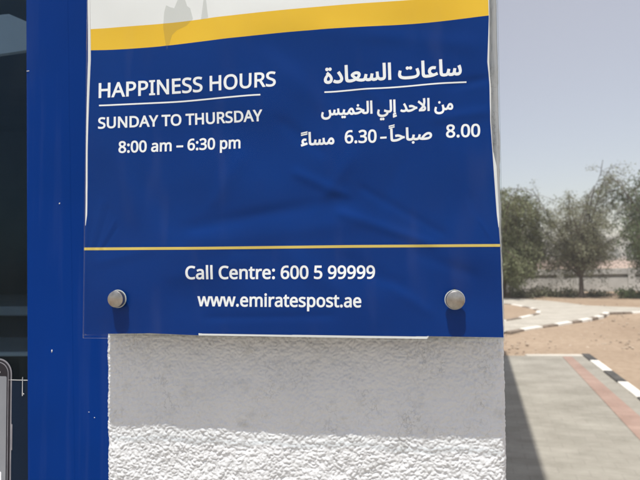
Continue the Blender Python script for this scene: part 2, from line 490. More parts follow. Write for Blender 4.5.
# outlines of the lettering on the notice (thousandths of the type size)
TEXT = {
'hours': '516,0 443,0 443,267 150,267 150,0 78,0 78,573 150,573 150,330 443,330 443,573 516,573;1031,0 962,177 735,177 667,0 594,0 818,575 883,575 1106,0;877,415 868,438 858,473 849,500 841,468 832,438 824,415 759,241 941,241;1336,573 1378,571 1416,566 1449,557 1477,544 1500,528 1518,509 1532,487 1543,463 1549,435 1551,404 1550,381 1546,358 1539,336 1530,316 1517,296 1501,278 1482,262 1458,249 1431,238 1399,230 1363,225 1322,223 1257,223 1257,0 1184,0 1184,573;1330,511 1257,511 1257,285 1314,285 1349,286 1379,290 1405,296 1427,306 1445,318 1459,334 1469,352 1474,375 1476,401 1472,435 1461,462 1441,484 1413,499 1376,508;1821,573 1864,571 1901,566 1934,557 1962,544 1985,528 2003,509 2018,487 2028,463 2034,435 2036,404 2035,381 2031,358 2024,336 2015,316 2002,296 1986,278 1967,262 1943,249 1916,238 1884,230 1848,225 1808,223 1742,223 1742,0 1670,0 1670,573;1815,511 1742,511 1742,285 1800,285 1834,286 1864,290 1890,296 1912,306 1930,318 1944,334 1954,352 1960,375 1962,401 1958,435 1946,462 1926,484 1898,499 1861,508;2316,0 2109,0 2109,42 2176,57 2176,515 2109,531 2109,573 2316,573 2316,531 2249,515 2249,57 2316,42;2881,0 2796,0 2490,476 2487,476 2490,432 2492,378 2493,320 2493,0 2427,0 2427,573 2510,573 2816,99 2819,99 2817,137 2814,193 2813,249 2813,573 2881,573;3356,0 3036,0 3036,573 3356,573 3356,509 3108,509 3108,330 3342,330 3342,268 3108,268 3108,63 3356,63;3807,153 3804,121 3796,92 3782,66 3763,44 3739,26 3711,11 3678,1 3642,-6 3602,-8 3541,-5 3488,4 3445,19 3445,88 3466,80 3490,72 3517,65 3546,59 3575,56 3605,55 3632,56 3656,60 3677,66 3694,74 3709,85 3720,98 3728,113 3733,129 3735,147 3733,164 3729,180 3723,194 3713,207 3699,218 3681,230 3659,241 3632,252 3600,265 3535,294 3518,305 3502,317 3489,330 3478,344 3469,359 3462,375 3456,393 3453,413 3452,435 3455,464 3463,490 3476,513 3493,533 3515,550 3540,563 3569,573 3601,579 3635,581 3666,580 3695,577 3722,572 3747,565 3771,558 3793,549 3771,487 3706,508 3683,513 3658,516 3634,517 3611,516 3591,513 3573,507 3559,499 3547,489 3537,478 3531,464 3527,450 3525,434 3527,416 3531,400 3537,386 3547,373 3560,362 3577,351 3597,341 3621,330 3650,318 3682,306 3711,293 3736,279 3757,264 3775,247 3789,228 3799,206 3805,181;4247,153 4244,121 4236,92 4222,66 4203,44 4180,26 4151,11 4119,1 4082,-6 4043,-8 3981,-5 3928,4 3885,19 3885,88 3906,80 3930,72 3957,65 3986,59 4016,56 4046,55 4073,56 4096,60 4117,66 4135,74 4149,85 4160,98 4168,113 4173,129 4175,147 4173,164 4169,180 4163,194 4153,207 4139,218 4121,230 4099,241 4072,252 4040,265 3976,294 3958,305 3943,317 3929,330 3918,344 3909,359 3902,375 3897,393 3894,413 3893,435 3895,464 3903,490 3916,513 3933,533 3955,550 3980,563 4009,573 4041,579 4075,581 4106,580 4135,577 4162,572 4187,565 4211,558 4233,549 4211,487 4146,508 4123,513 4099,516 4074,517 4051,516 4031,513 4014,507 3999,499 3987,489 3978,478 3971,464 3967,450 3966,434 3967,416 3971,400 3978,386 3987,373 4000,362 4017,351 4037,341 4062,330 4091,318 4123,306 4151,293 4176,279 4197,264 4215,247 4229,228 4239,206 4245,181;5009,0 4937,0 4937,267 4643,267 4643,0 4571,0 4571,573 4643,573 4643,330 4937,330 4937,573 5009,573;5665,287 5664,261 5662,236 5659,212 5654,189 5648,166 5635,132 5618,101 5598,73 5574,49 5546,29 5515,13 5481,1 5443,-6 5401,-8 5358,-6 5319,1 5284,13 5253,29 5225,49 5201,73 5181,101 5165,132 5152,167 5147,189 5142,212 5139,237 5137,262 5136,288 5137,322 5141,355 5147,386 5155,415 5165,442 5178,467 5193,490 5211,510 5231,529 5253,545 5278,558 5305,568 5335,575 5367,580 5402,581 5435,580 5466,576 5495,568 5522,558 5546,545 5568,529 5588,511 5606,490 5622,468 5635,442 5646,415 5654,386 5660,355 5664,322;5213,287 5213,259 5216,233 5220,208 5225,184 5233,163 5248,131 5269,104 5295,83 5325,67 5361,58 5401,55 5442,58 5477,67 5507,83 5532,104 5553,131 5569,163 5576,184 5581,208 5585,233 5588,259 5589,287 5587,329 5581,366 5572,400 5560,430 5544,457 5524,479 5499,496 5471,508 5438,516 5402,518 5361,515 5325,506 5295,490 5269,469 5248,443 5233,411 5225,389 5220,366 5216,342 5213,315;6227,202 6224,164 6216,128 6203,95 6184,65 6160,40 6130,20 6109,10 6086,2 6061,-4 6033,-7 6004,-8 5963,-6 5927,1 5894,13 5866,29 5842,50 5822,75 5806,103 5795,133 5788,167 5786,204 5786,573 5858,573 5858,201 5862,158 5875,122 5895,93 5924,72 5962,59 6008,55 6041,57 6069,63 6093,73 6112,88 6128,105 6140,126 6149,149 6154,174 6156,202 6156,573 6227,573;6536,573 6580,571 6620,565 6653,555 6681,540 6704,522 6722,500 6734,474 6742,444 6744,410 6742,381 6737,356 6727,334 6715,315 6701,298 6684,285 6667,274 6648,264 6630,257 6787,0 6702,0 6564,237 6450,237 6450,0 6378,0 6378,573;6532,510 6450,510 6450,298 6536,298 6578,301 6612,310 6638,325 6655,347 6666,374 6670,407 6668,430 6663,450 6655,467 6643,480 6628,491 6609,500 6587,505 6561,509;7201,153 7199,121 7190,92 7176,66 7157,44 7134,26 7105,11 7073,1 7037,-6 6997,-8 6935,-5 6882,4 6840,19 6840,88 6860,80 6884,72 6911,65 6940,59 6970,56 7000,55 7027,56 7051,60 7071,66 7089,74 7103,85 7115,98 7123,113 7128,129 7129,147 7128,164 7124,180 7117,194 7107,207 7093,218 7076,230 7054,241 7027,252 6994,265 6930,294 6912,305 6897,317 6884,330 6872,344 6863,359 6856,375 6851,393 6848,413 6847,435 6849,464 6857,490 6870,513 6888,533 6909,550 6935,563 6964,573 6995,579 7030,581 7060,580 7089,577 7116,572 7142,565 7165,558 7188,549 7165,487 7101,508 7077,513 7053,516 7028,517 7005,516 6985,513 6968,507 6953,499 6941,489 6932,478 6925,464 6921,450 6920,434 6921,416 6925,400 6932,386 6942,373 6955,362 6971,351 6991,341 7016,330 7045,318 7077,306 7105,293 7130,279 7152,264 7169,247 7183,228 7193,206 7199,181',
'days': '403,153 400,121 392,92 378,66 359,44 335,26 307,11 274,1 238,-6 198,-8 137,-5 83,4 41,19 41,88 62,80 86,72 113,65 142,59 171,56 201,55 228,56 252,60 273,66 290,74 305,85 316,98 324,113 329,129 330,147 329,164 325,180 318,194 308,207 295,218 277,230 255,241 228,252 196,265 131,294 114,305 98,317 85,330 74,344 65,359 57,375 52,393 49,413 48,435 51,464 58,490 71,513 89,533 110,550 136,563 165,573 197,579 231,581 262,580 290,577 318,572 343,565 367,558 389,549 366,487 302,508 278,513 254,516 229,517 207,516 187,513 169,507 155,499 142,489 133,478 126,464 122,450 121,434 122,416 126,400 133,386 143,373 156,362 172,351 193,341 217,330 246,318 278,306 307,293 332,279 353,264 371,247 385,228 395,206 401,181;953,202 951,164 943,128 929,95 911,65 886,40 856,20 835,10 812,2 787,-4 760,-7 731,-8 690,-6 653,1 621,13 592,29 568,50 548,75 532,103 521,133 515,167 512,204 512,573 585,573 585,201 589,158 601,122 622,93 651,72 689,59 735,55 767,57 795,63 819,73 839,88 855,105 867,126 875,149 880,174 882,202 882,573 953,573;1558,0 1474,0 1168,476 1164,476 1167,432 1170,378 1171,320 1171,0 1104,0 1104,573 1188,573 1493,99 1496,99 1494,137 1492,193 1491,249 1491,573 1558,573;2172,292 2171,255 2167,220 2160,188 2150,158 2137,131 2121,106 2103,84 2083,64 2060,47 2034,33 2007,21 1977,12 1945,5 1910,1 1873,0 1714,0 1714,573 1890,573 1924,571 1956,567 1986,561 2014,552 2040,540 2064,526 2086,510 2106,491 2123,470 2138,446 2150,420 2160,392 2167,361 2171,328;2096,289 2095,319 2092,346 2087,371 2080,394 2071,415 2052,444 2027,469 1997,487 1963,500 1923,508 1880,511 1786,511 1786,62 1864,62 1908,64 1947,71 1982,82 2013,98 2038,119 2059,144 2075,174 2087,208 2094,246;2658,0 2589,177 2362,177 2294,0 2221,0 2445,575 2510,575 2733,0;2504,415 2496,438 2485,473 2476,500 2468,468 2459,438 2451,415 2387,241 2568,241;2961,291 3110,573 3188,573 2997,222 2997,0 2925,0 2925,219 2734,573 2812,573;3655,0 3583,0 3583,509 3404,509 3404,573 3833,573 3833,509 3655,509;4419,287 4419,261 4417,236 4413,212 4409,189 4403,166 4390,132 4373,101 4352,73 4328,49 4301,29 4270,13 4235,1 4197,-6 4156,-8 4113,-6 4074,1 4038,13 4007,29 3980,49 3956,73 3936,101 3920,132 3907,167 3901,189 3897,212 3894,237 3892,262 3891,288 3892,322 3896,355 3901,386 3909,415 3920,442 3933,467 3948,490 3965,510 3985,529 4008,545 4032,558 4060,568 4089,575 4122,580 4156,581 4190,580 4221,576 4250,568 4276,558 4301,545 4323,529 4343,511 4361,490 4376,468 4389,442 4400,415 4409,386 4415,355 4418,322;3967,287 3968,259 3970,233 3974,208 3980,184 3987,163 4003,131 4024,104 4049,83 4080,67 4115,58 4156,55 4196,58 4232,67 4262,83 4287,104 4307,131 4323,163 4330,184 4336,208 4340,233 4342,259 4343,287 4341,329 4336,366 4327,400 4314,430 4298,457 4278,479 4254,496 4226,508 4193,516 4156,518 4116,515 4080,506 4049,490 4024,469 4003,443 3987,411 3980,389 3974,366 3970,342 3968,315;4936,0 4864,0 4864,509 4685,509 4685,573 5114,573 5114,509 4936,509;5638,0 5566,0 5566,267 5273,267 5273,0 5200,0 5200,573 5273,573 5273,330 5566,330 5566,573 5638,573;6230,202 6227,164 6219,128 6206,95 6187,65 6163,40 6133,20 6112,10 6089,2 6064,-4 6037,-7 6007,-8 5967,-6 5930,1 5898,13 5869,29 5845,50 5825,75 5809,103 5798,133 5791,167 5789,204 5789,573 5861,573 5861,201 5865,158 5878,122 5899,93 5928,72 5965,59 6011,55 6044,57 6072,63 6096,73 6116,88 6131,105 6144,126 6152,149 6157,174 6159,202 6159,573 6230,573;6539,573 6584,571 6623,565 6656,555 6684,540 6707,522 6725,500 6737,474 6745,444 6747,410 6746,381 6740,356 6731,334 6718,315 6704,298 6688,285 6670,274 6652,264 6633,257 6790,0 6706,0 6567,237 6453,237 6453,0 6381,0 6381,573;6535,510 6453,510 6453,298 6539,298 6581,301 6615,310 6641,325 6659,347 6669,374 6673,407 6671,430 6666,450 6658,467 6646,480 6631,491 6613,500 6590,505 6565,509;7204,153 7202,121 7193,92 7180,66 7161,44 7137,26 7109,11 7076,1 7040,-6 7000,-8 6939,-5 6885,4 6843,19 6843,88 6864,80 6888,72 6915,65 6944,59 6973,56 7003,55 7030,56 7054,60 7075,66 7092,74 7107,85 7118,98 7126,113 7131,129 7132,147 7131,164 7127,180 7120,194 7110,207 7097,218 7079,230 7057,241 7030,252 6998,265 6933,294 6916,305 6900,317 6887,330 6876,344 6866,359 6859,375 6854,393 6851,413 6850,435 6853,464 6860,490 6873,513 6891,533 6912,550 6938,563 6967,573 6998,579 7033,581 7064,580 7092,577 7119,572 7145,565 7169,558 7191,549 7168,487 7104,508 7080,513 7056,516 7031,517 7009,516 6989,513 6971,507 6956,499 6944,489 6935,478 6928,464 6924,450 6923,434 6924,416 6928,400 6935,386 6945,373 6958,362 6974,351 6995,341 7019,330 7048,318 7080,306 7109,293 7134,279 7155,264 7173,247 7186,228 7196,206 7202,181;7779,292 7777,255 7773,220 7766,188 7756,158 7743,131 7727,106 7709,84 7689,64 7666,47 7641,33 7613,21 7583,12 7551,5 7516,1 7480,0 7320,0 7320,573 7496,573 7530,571 7562,567 7592,561 7620,552 7646,540 7671,526 7692,510 7712,491 7729,470 7744,446 7757,420 7766,392 7773,361 7777,328;7702,289 7701,319 7698,346 7693,371 7686,394 7677,415 7658,444 7633,469 7603,487 7569,500 7530,508 7486,511 7392,511 7392,62 7470,62 7514,64 7554,71 7589,82 7619,98 7644,119 7665,144 7682,174 7693,208 7700,246;8265,0 8196,177 7969,177 7901,0 7828,0 8051,575 8116,575 8339,0;8110,415 8102,438 8091,473 8083,500 8074,468 8065,438 8058,415 7993,241 8174,241;8567,291 8716,573 8794,573 8603,222 8603,0 8531,0 8531,219 8340,573 8419,573',
'times': '229,581 261,579 291,574 318,565 341,553 362,538 378,519 390,497 398,472 400,443 399,421 394,401 385,383 374,367 361,352 346,338 329,325 310,314 291,303 314,291 335,279 355,265 373,250 389,234 401,216 411,196 417,173 419,148 416,118 408,90 395,65 378,44 356,26 330,11 300,1 267,-6 231,-8 192,-6 157,0 126,10 100,24 78,42 61,63 49,87 42,115 39,146 41,171 47,194 56,214 68,232 82,249 99,264 118,277 138,289 158,299 140,310 123,322 107,336 93,350 81,366 71,383 64,401 59,422 58,444 60,472 68,497 80,518 97,537 117,552 141,565 168,573 197,579;108,145 112,119 121,96 138,76 161,60 192,51 229,48 265,51 295,60 319,76 336,96 346,120 350,148 348,166 343,182 335,197 324,211 310,223 293,235 274,246 253,256 229,265 217,270 194,260 174,249 157,237 142,225 130,212 121,197 114,182 110,164;228,524 200,521 176,514 155,502 139,486 130,466 127,441 128,422 133,406 141,391 151,379 164,367 179,357 232,330 282,357 296,367 307,379 317,392 325,406 329,423 330,441 327,466 318,486 302,502 282,514 257,521;516,43 518,61 523,75 531,85 541,92 553,96 565,97 579,96 590,92 601,85 609,75 614,61 616,43 614,26 609,12 601,2 590,-6 579,-10 565,-11 553,-10 541,-6 531,2 523,12 518,26;516,387 518,405 523,419 531,429 541,436 553,440 565,441 579,440 590,436 601,429 609,419 614,405 616,387 614,369 609,355 601,345 590,338 579,333 565,332 553,333 541,338 531,345 523,355 518,369;1093,287 1093,260 1091,234 1089,209 1086,185 1083,163 1074,128 1063,97 1049,70 1033,47 1013,27 990,12 964,1 935,-6 902,-8 862,-4 826,8 796,27 770,54 749,88 733,129 726,156 720,186 716,217 714,251 713,287 714,323 716,357 720,389 725,418 732,446 747,486 767,520 792,547 823,566 860,578 902,581 943,578 978,566 1009,547 1035,520 1056,486 1072,446 1080,418 1086,389 1090,357 1092,323;783,287 784,257 785,228 788,202 791,178 795,156 804,125 817,98 833,78 852,64 875,55 902,52 929,55 952,64 972,78 987,98 1000,124 1010,156 1014,178 1017,202 1020,228 1021,257 1022,287 1021,317 1020,346 1017,372 1014,396 1010,417 1000,449 987,475 972,495 952,510 929,518 902,521 875,518 852,510 833,495 817,475 804,449 795,417 791,396 788,372 785,346 784,317;1552,287 1551,260 1550,234 1548,209 1545,185 1541,163 1533,128 1522,97 1508,70 1491,47 1471,27 1449,12 1423,1 1393,-6 1361,-8 1321,-4 1285,8 1255,27 1229,54 1208,88 1192,129 1185,156 1179,186 1175,217 1172,251 1172,287 1172,323 1175,357 1178,389 1184,418 1190,446 1206,486 1226,520 1251,547 1282,566 1318,578 1361,581 1401,578 1437,566 1468,547 1493,520 1515,486 1531,446 1538,418 1544,389 1548,357 1551,323;1242,287 1243,257 1244,228 1246,202 1250,178 1254,156 1263,125 1276,98 1291,78 1311,64 1334,55 1361,52 1388,55 1411,64 1430,78 1446,98 1459,124 1468,156 1473,178 1476,202 1478,228 1480,257 1480,287 1480,317 1478,346 1476,372 1473,396 1468,417 1459,449 1446,475 1430,495 1411,510 1388,518 1361,521 1334,518 1311,510 1291,495 1276,475 1263,449 1254,417 1250,396 1246,372 1244,346 1243,317;2030,437 2060,436 2087,432 2110,425 2130,415 2147,403 2168,375 2180,338 2184,293 2184,0 2133,0 2119,61 2116,61 2104,46 2091,33 2078,22 2064,13 2049,5 2033,-1 2015,-5 1995,-7 1972,-8 1947,-7 1924,-2 1903,6 1883,16 1867,30 1854,48 1844,68 1838,92 1836,119 1842,159 1859,192 1887,219 1909,231 1936,241 1967,249 2003,254 2043,257 2115,259 2115,285 2113,317 2105,342 2092,359 2075,371 2053,378 2026,380 2004,379 1983,376 1962,370 1905,347 1884,400 1904,410 1926,419 1950,426 1976,432 2003,436;2051,208 2003,203 1966,195 1940,182 1923,165 1913,144 1909,119 1912,97 1919,79 1931,66 1948,56 1966,51 1988,49 2022,52 2052,62 2079,79 2099,103 2111,134 2115,172 2115,210;2789,438 2834,434 2870,421 2898,401 2911,384 2921,363 2928,339 2933,311 2934,280 2934,0 2864,0 2864,277 2862,308 2855,333 2843,353 2826,367 2804,376 2777,379 2739,374 2710,362 2688,342 2673,315 2664,280 2661,237 2661,0 2591,0 2591,277 2590,298 2587,317 2581,333 2574,347 2564,359 2553,367 2538,374 2522,377 2503,379 2476,377 2453,370 2435,360 2420,347 2408,329 2399,308 2393,283 2389,255 2388,223 2388,0 2318,0 2318,430 2374,430 2385,371 2389,371 2399,385 2410,398 2422,409 2436,418 2450,425 2466,431 2482,435 2499,437 2516,438 2547,436 2575,430 2599,420 2619,406 2635,388 2647,366 2651,366 2667,388 2687,406 2710,420 2735,430 2762,436;3240,184 3240,246 3577,246 3577,184;3861,245 3862,278 3864,310 3868,342 3874,374 3882,404 3892,433 3904,461 3920,486 3938,510 3960,530 3985,548 4013,562 4046,572 4082,578 4123,581 4161,579 4194,573 4194,513 4162,520 4125,523 4090,521 4060,515 4033,504 4010,491 3991,474 3975,454 3962,431 3952,407 3944,380 3938,352 3934,322 3932,291 3937,291 3945,303 3956,315 3967,326 3980,335 3995,343 4012,350 4030,355 4050,357 4072,358 4104,356 4133,349 4159,338 4182,322 4202,303 4217,279 4229,251 4236,220 4238,184 4236,147 4228,112 4216,82 4199,55 4178,33 4153,15 4124,2 4092,-5 4056,-8 4029,-6 4004,-1 3980,7 3957,19 3937,35 3918,54 3901,76 3887,103 3876,133 3868,166 3863,204;4055,51 4087,55 4114,66 4137,84 4155,109 4165,143 4168,184 4165,218 4156,247 4141,271 4119,289 4092,300 4058,303 4034,301 4012,296 3992,287 3975,276 3960,263 3948,248 3940,232 3934,215 3933,198 3933,181 3936,163 3940,146 3946,129 3954,114 3964,99 3975,85 3988,74 4002,64 4018,57 4036,53;4334,43 4335,61 4340,75 4348,85 4358,92 4370,96 4383,97 4396,96 4408,92 4418,85 4426,75 4431,61 4433,43 4431,26 4426,12 4418,2 4408,-6 4396,-10 4383,-11 4370,-10 4358,-6 4348,2 4340,12 4335,26;4334,387 4335,405 4340,419 4348,429 4358,436 4370,440 4383,441 4396,440 4408,436 4418,429 4426,419 4431,405 4433,387 4431,369 4426,355 4418,345 4408,338 4396,333 4383,332 4370,333 4358,338 4348,345 4340,355 4335,369;4886,439 4885,414 4880,392 4872,372 4861,355 4847,339 4830,326 4811,316 4790,307 4767,302 4767,298 4809,290 4844,276 4870,255 4889,229 4900,198 4904,163 4901,131 4893,101 4881,74 4862,50 4838,30 4809,14 4788,6 4766,0 4741,-5 4713,-7 4684,-8 4655,-7 4627,-5 4601,-1 4575,5 4551,13 4527,23 4527,89 4552,78 4577,69 4605,61 4632,56 4659,52 4685,51 4731,55 4768,65 4796,81 4815,104 4826,132 4830,164 4828,187 4822,206 4811,223 4797,236 4778,247 4756,255 4731,261 4702,264 4670,265 4614,265 4614,326 4670,326 4700,327 4727,332 4749,339 4769,350 4785,362 4798,377 4807,394 4812,413 4814,434 4811,460 4801,481 4786,498 4765,511 4740,519 4710,521 4690,521 4672,519 4654,515 4608,498 4565,473 4530,521 4552,537 4577,550 4606,563 4637,573 4672,579 4709,581 4743,579 4773,574 4800,566 4823,555 4842,540 4867,511 4881,477;5369,287 5368,260 5367,234 5365,209 5362,185 5358,163 5350,128 5339,97 5325,70 5308,47 5289,27 5266,12 5240,1 5211,-6 5178,-8 5138,-4 5102,8 5072,27 5046,54 5025,88 5009,129 5002,156 4996,186 4992,217 4990,251 4989,287 4990,323 4992,357 4996,389 5001,418 5008,446 5023,486 5043,520 5068,547 5099,566 5136,578 5178,581 5218,578 5254,566 5285,547 5311,520 5332,486 5348,446 5356,418 5361,389 5366,357 5368,323;5059,287 5060,257 5061,228 5064,202 5067,178 5071,156 5080,125 5093,98 5109,78 5128,64 5151,55 5178,52 5205,55 5228,64 5247,78 5263,98 5276,124 5285,156 5290,178 5293,202 5296,228 5297,257 5298,287 5297,317 5296,346 5293,372 5290,396 5285,417 5276,449 5263,475 5247,495 5228,510 5205,518 5178,521 5151,518 5128,510 5109,495 5093,475 5080,449 5071,417 5067,396 5064,372 5061,346 5060,317;5889,438 5920,436 5948,429 5973,418 5997,402 6017,383 6035,358 6048,329 6058,296 6064,258 6066,216 6065,187 6062,161 6058,136 6052,114 6044,93 6027,62 6006,37 5982,17 5954,3 5923,-5 5889,-8 5867,-7 5848,-4 5830,1 5814,7 5799,15 5786,24 5755,55 5751,55 5754,20 5755,-16 5755,-192 5685,-192 5685,430 5743,430 5752,371 5755,371 5765,383 5775,394 5786,405 5799,414 5814,422 5830,429 5847,434 5867,437;5877,379 5850,377 5826,371 5807,362 5791,349 5778,333 5768,313 5761,289 5757,261 5755,229 5755,216 5757,182 5760,152 5767,126 5776,103 5789,85 5805,70 5825,59 5849,53 5878,51 5903,53 5924,60 5943,72 5958,88 5971,108 5980,131 5987,157 5991,186 5993,217 5992,245 5988,271 5983,294 5975,316 5964,334 5942,359 5913,374;6650,438 6694,434 6730,421 6759,401 6772,384 6782,363 6789,339 6793,311 6795,280 6795,0 6725,0 6725,277 6723,308 6715,333 6704,353 6687,367 6665,376 6638,379 6600,374 6570,362 6548,342 6533,315 6524,280 6521,237 6521,0 6451,0 6451,277 6450,298 6447,317 6442,333 6434,347 6425,359 6413,367 6399,374 6382,377 6363,379 6336,377 6314,370 6295,360 6280,347 6268,329 6259,308 6253,283 6250,255 6249,223 6249,0 6178,0 6178,430 6235,430 6245,371 6249,371 6259,385 6270,398 6283,409 6296,418 6311,425 6326,431 6343,435 6359,437 6376,438 6407,436 6435,430 6459,420 6479,406 6495,388 6508,366 6512,366 6528,388 6547,406 6571,420 6596,430 6622,436',
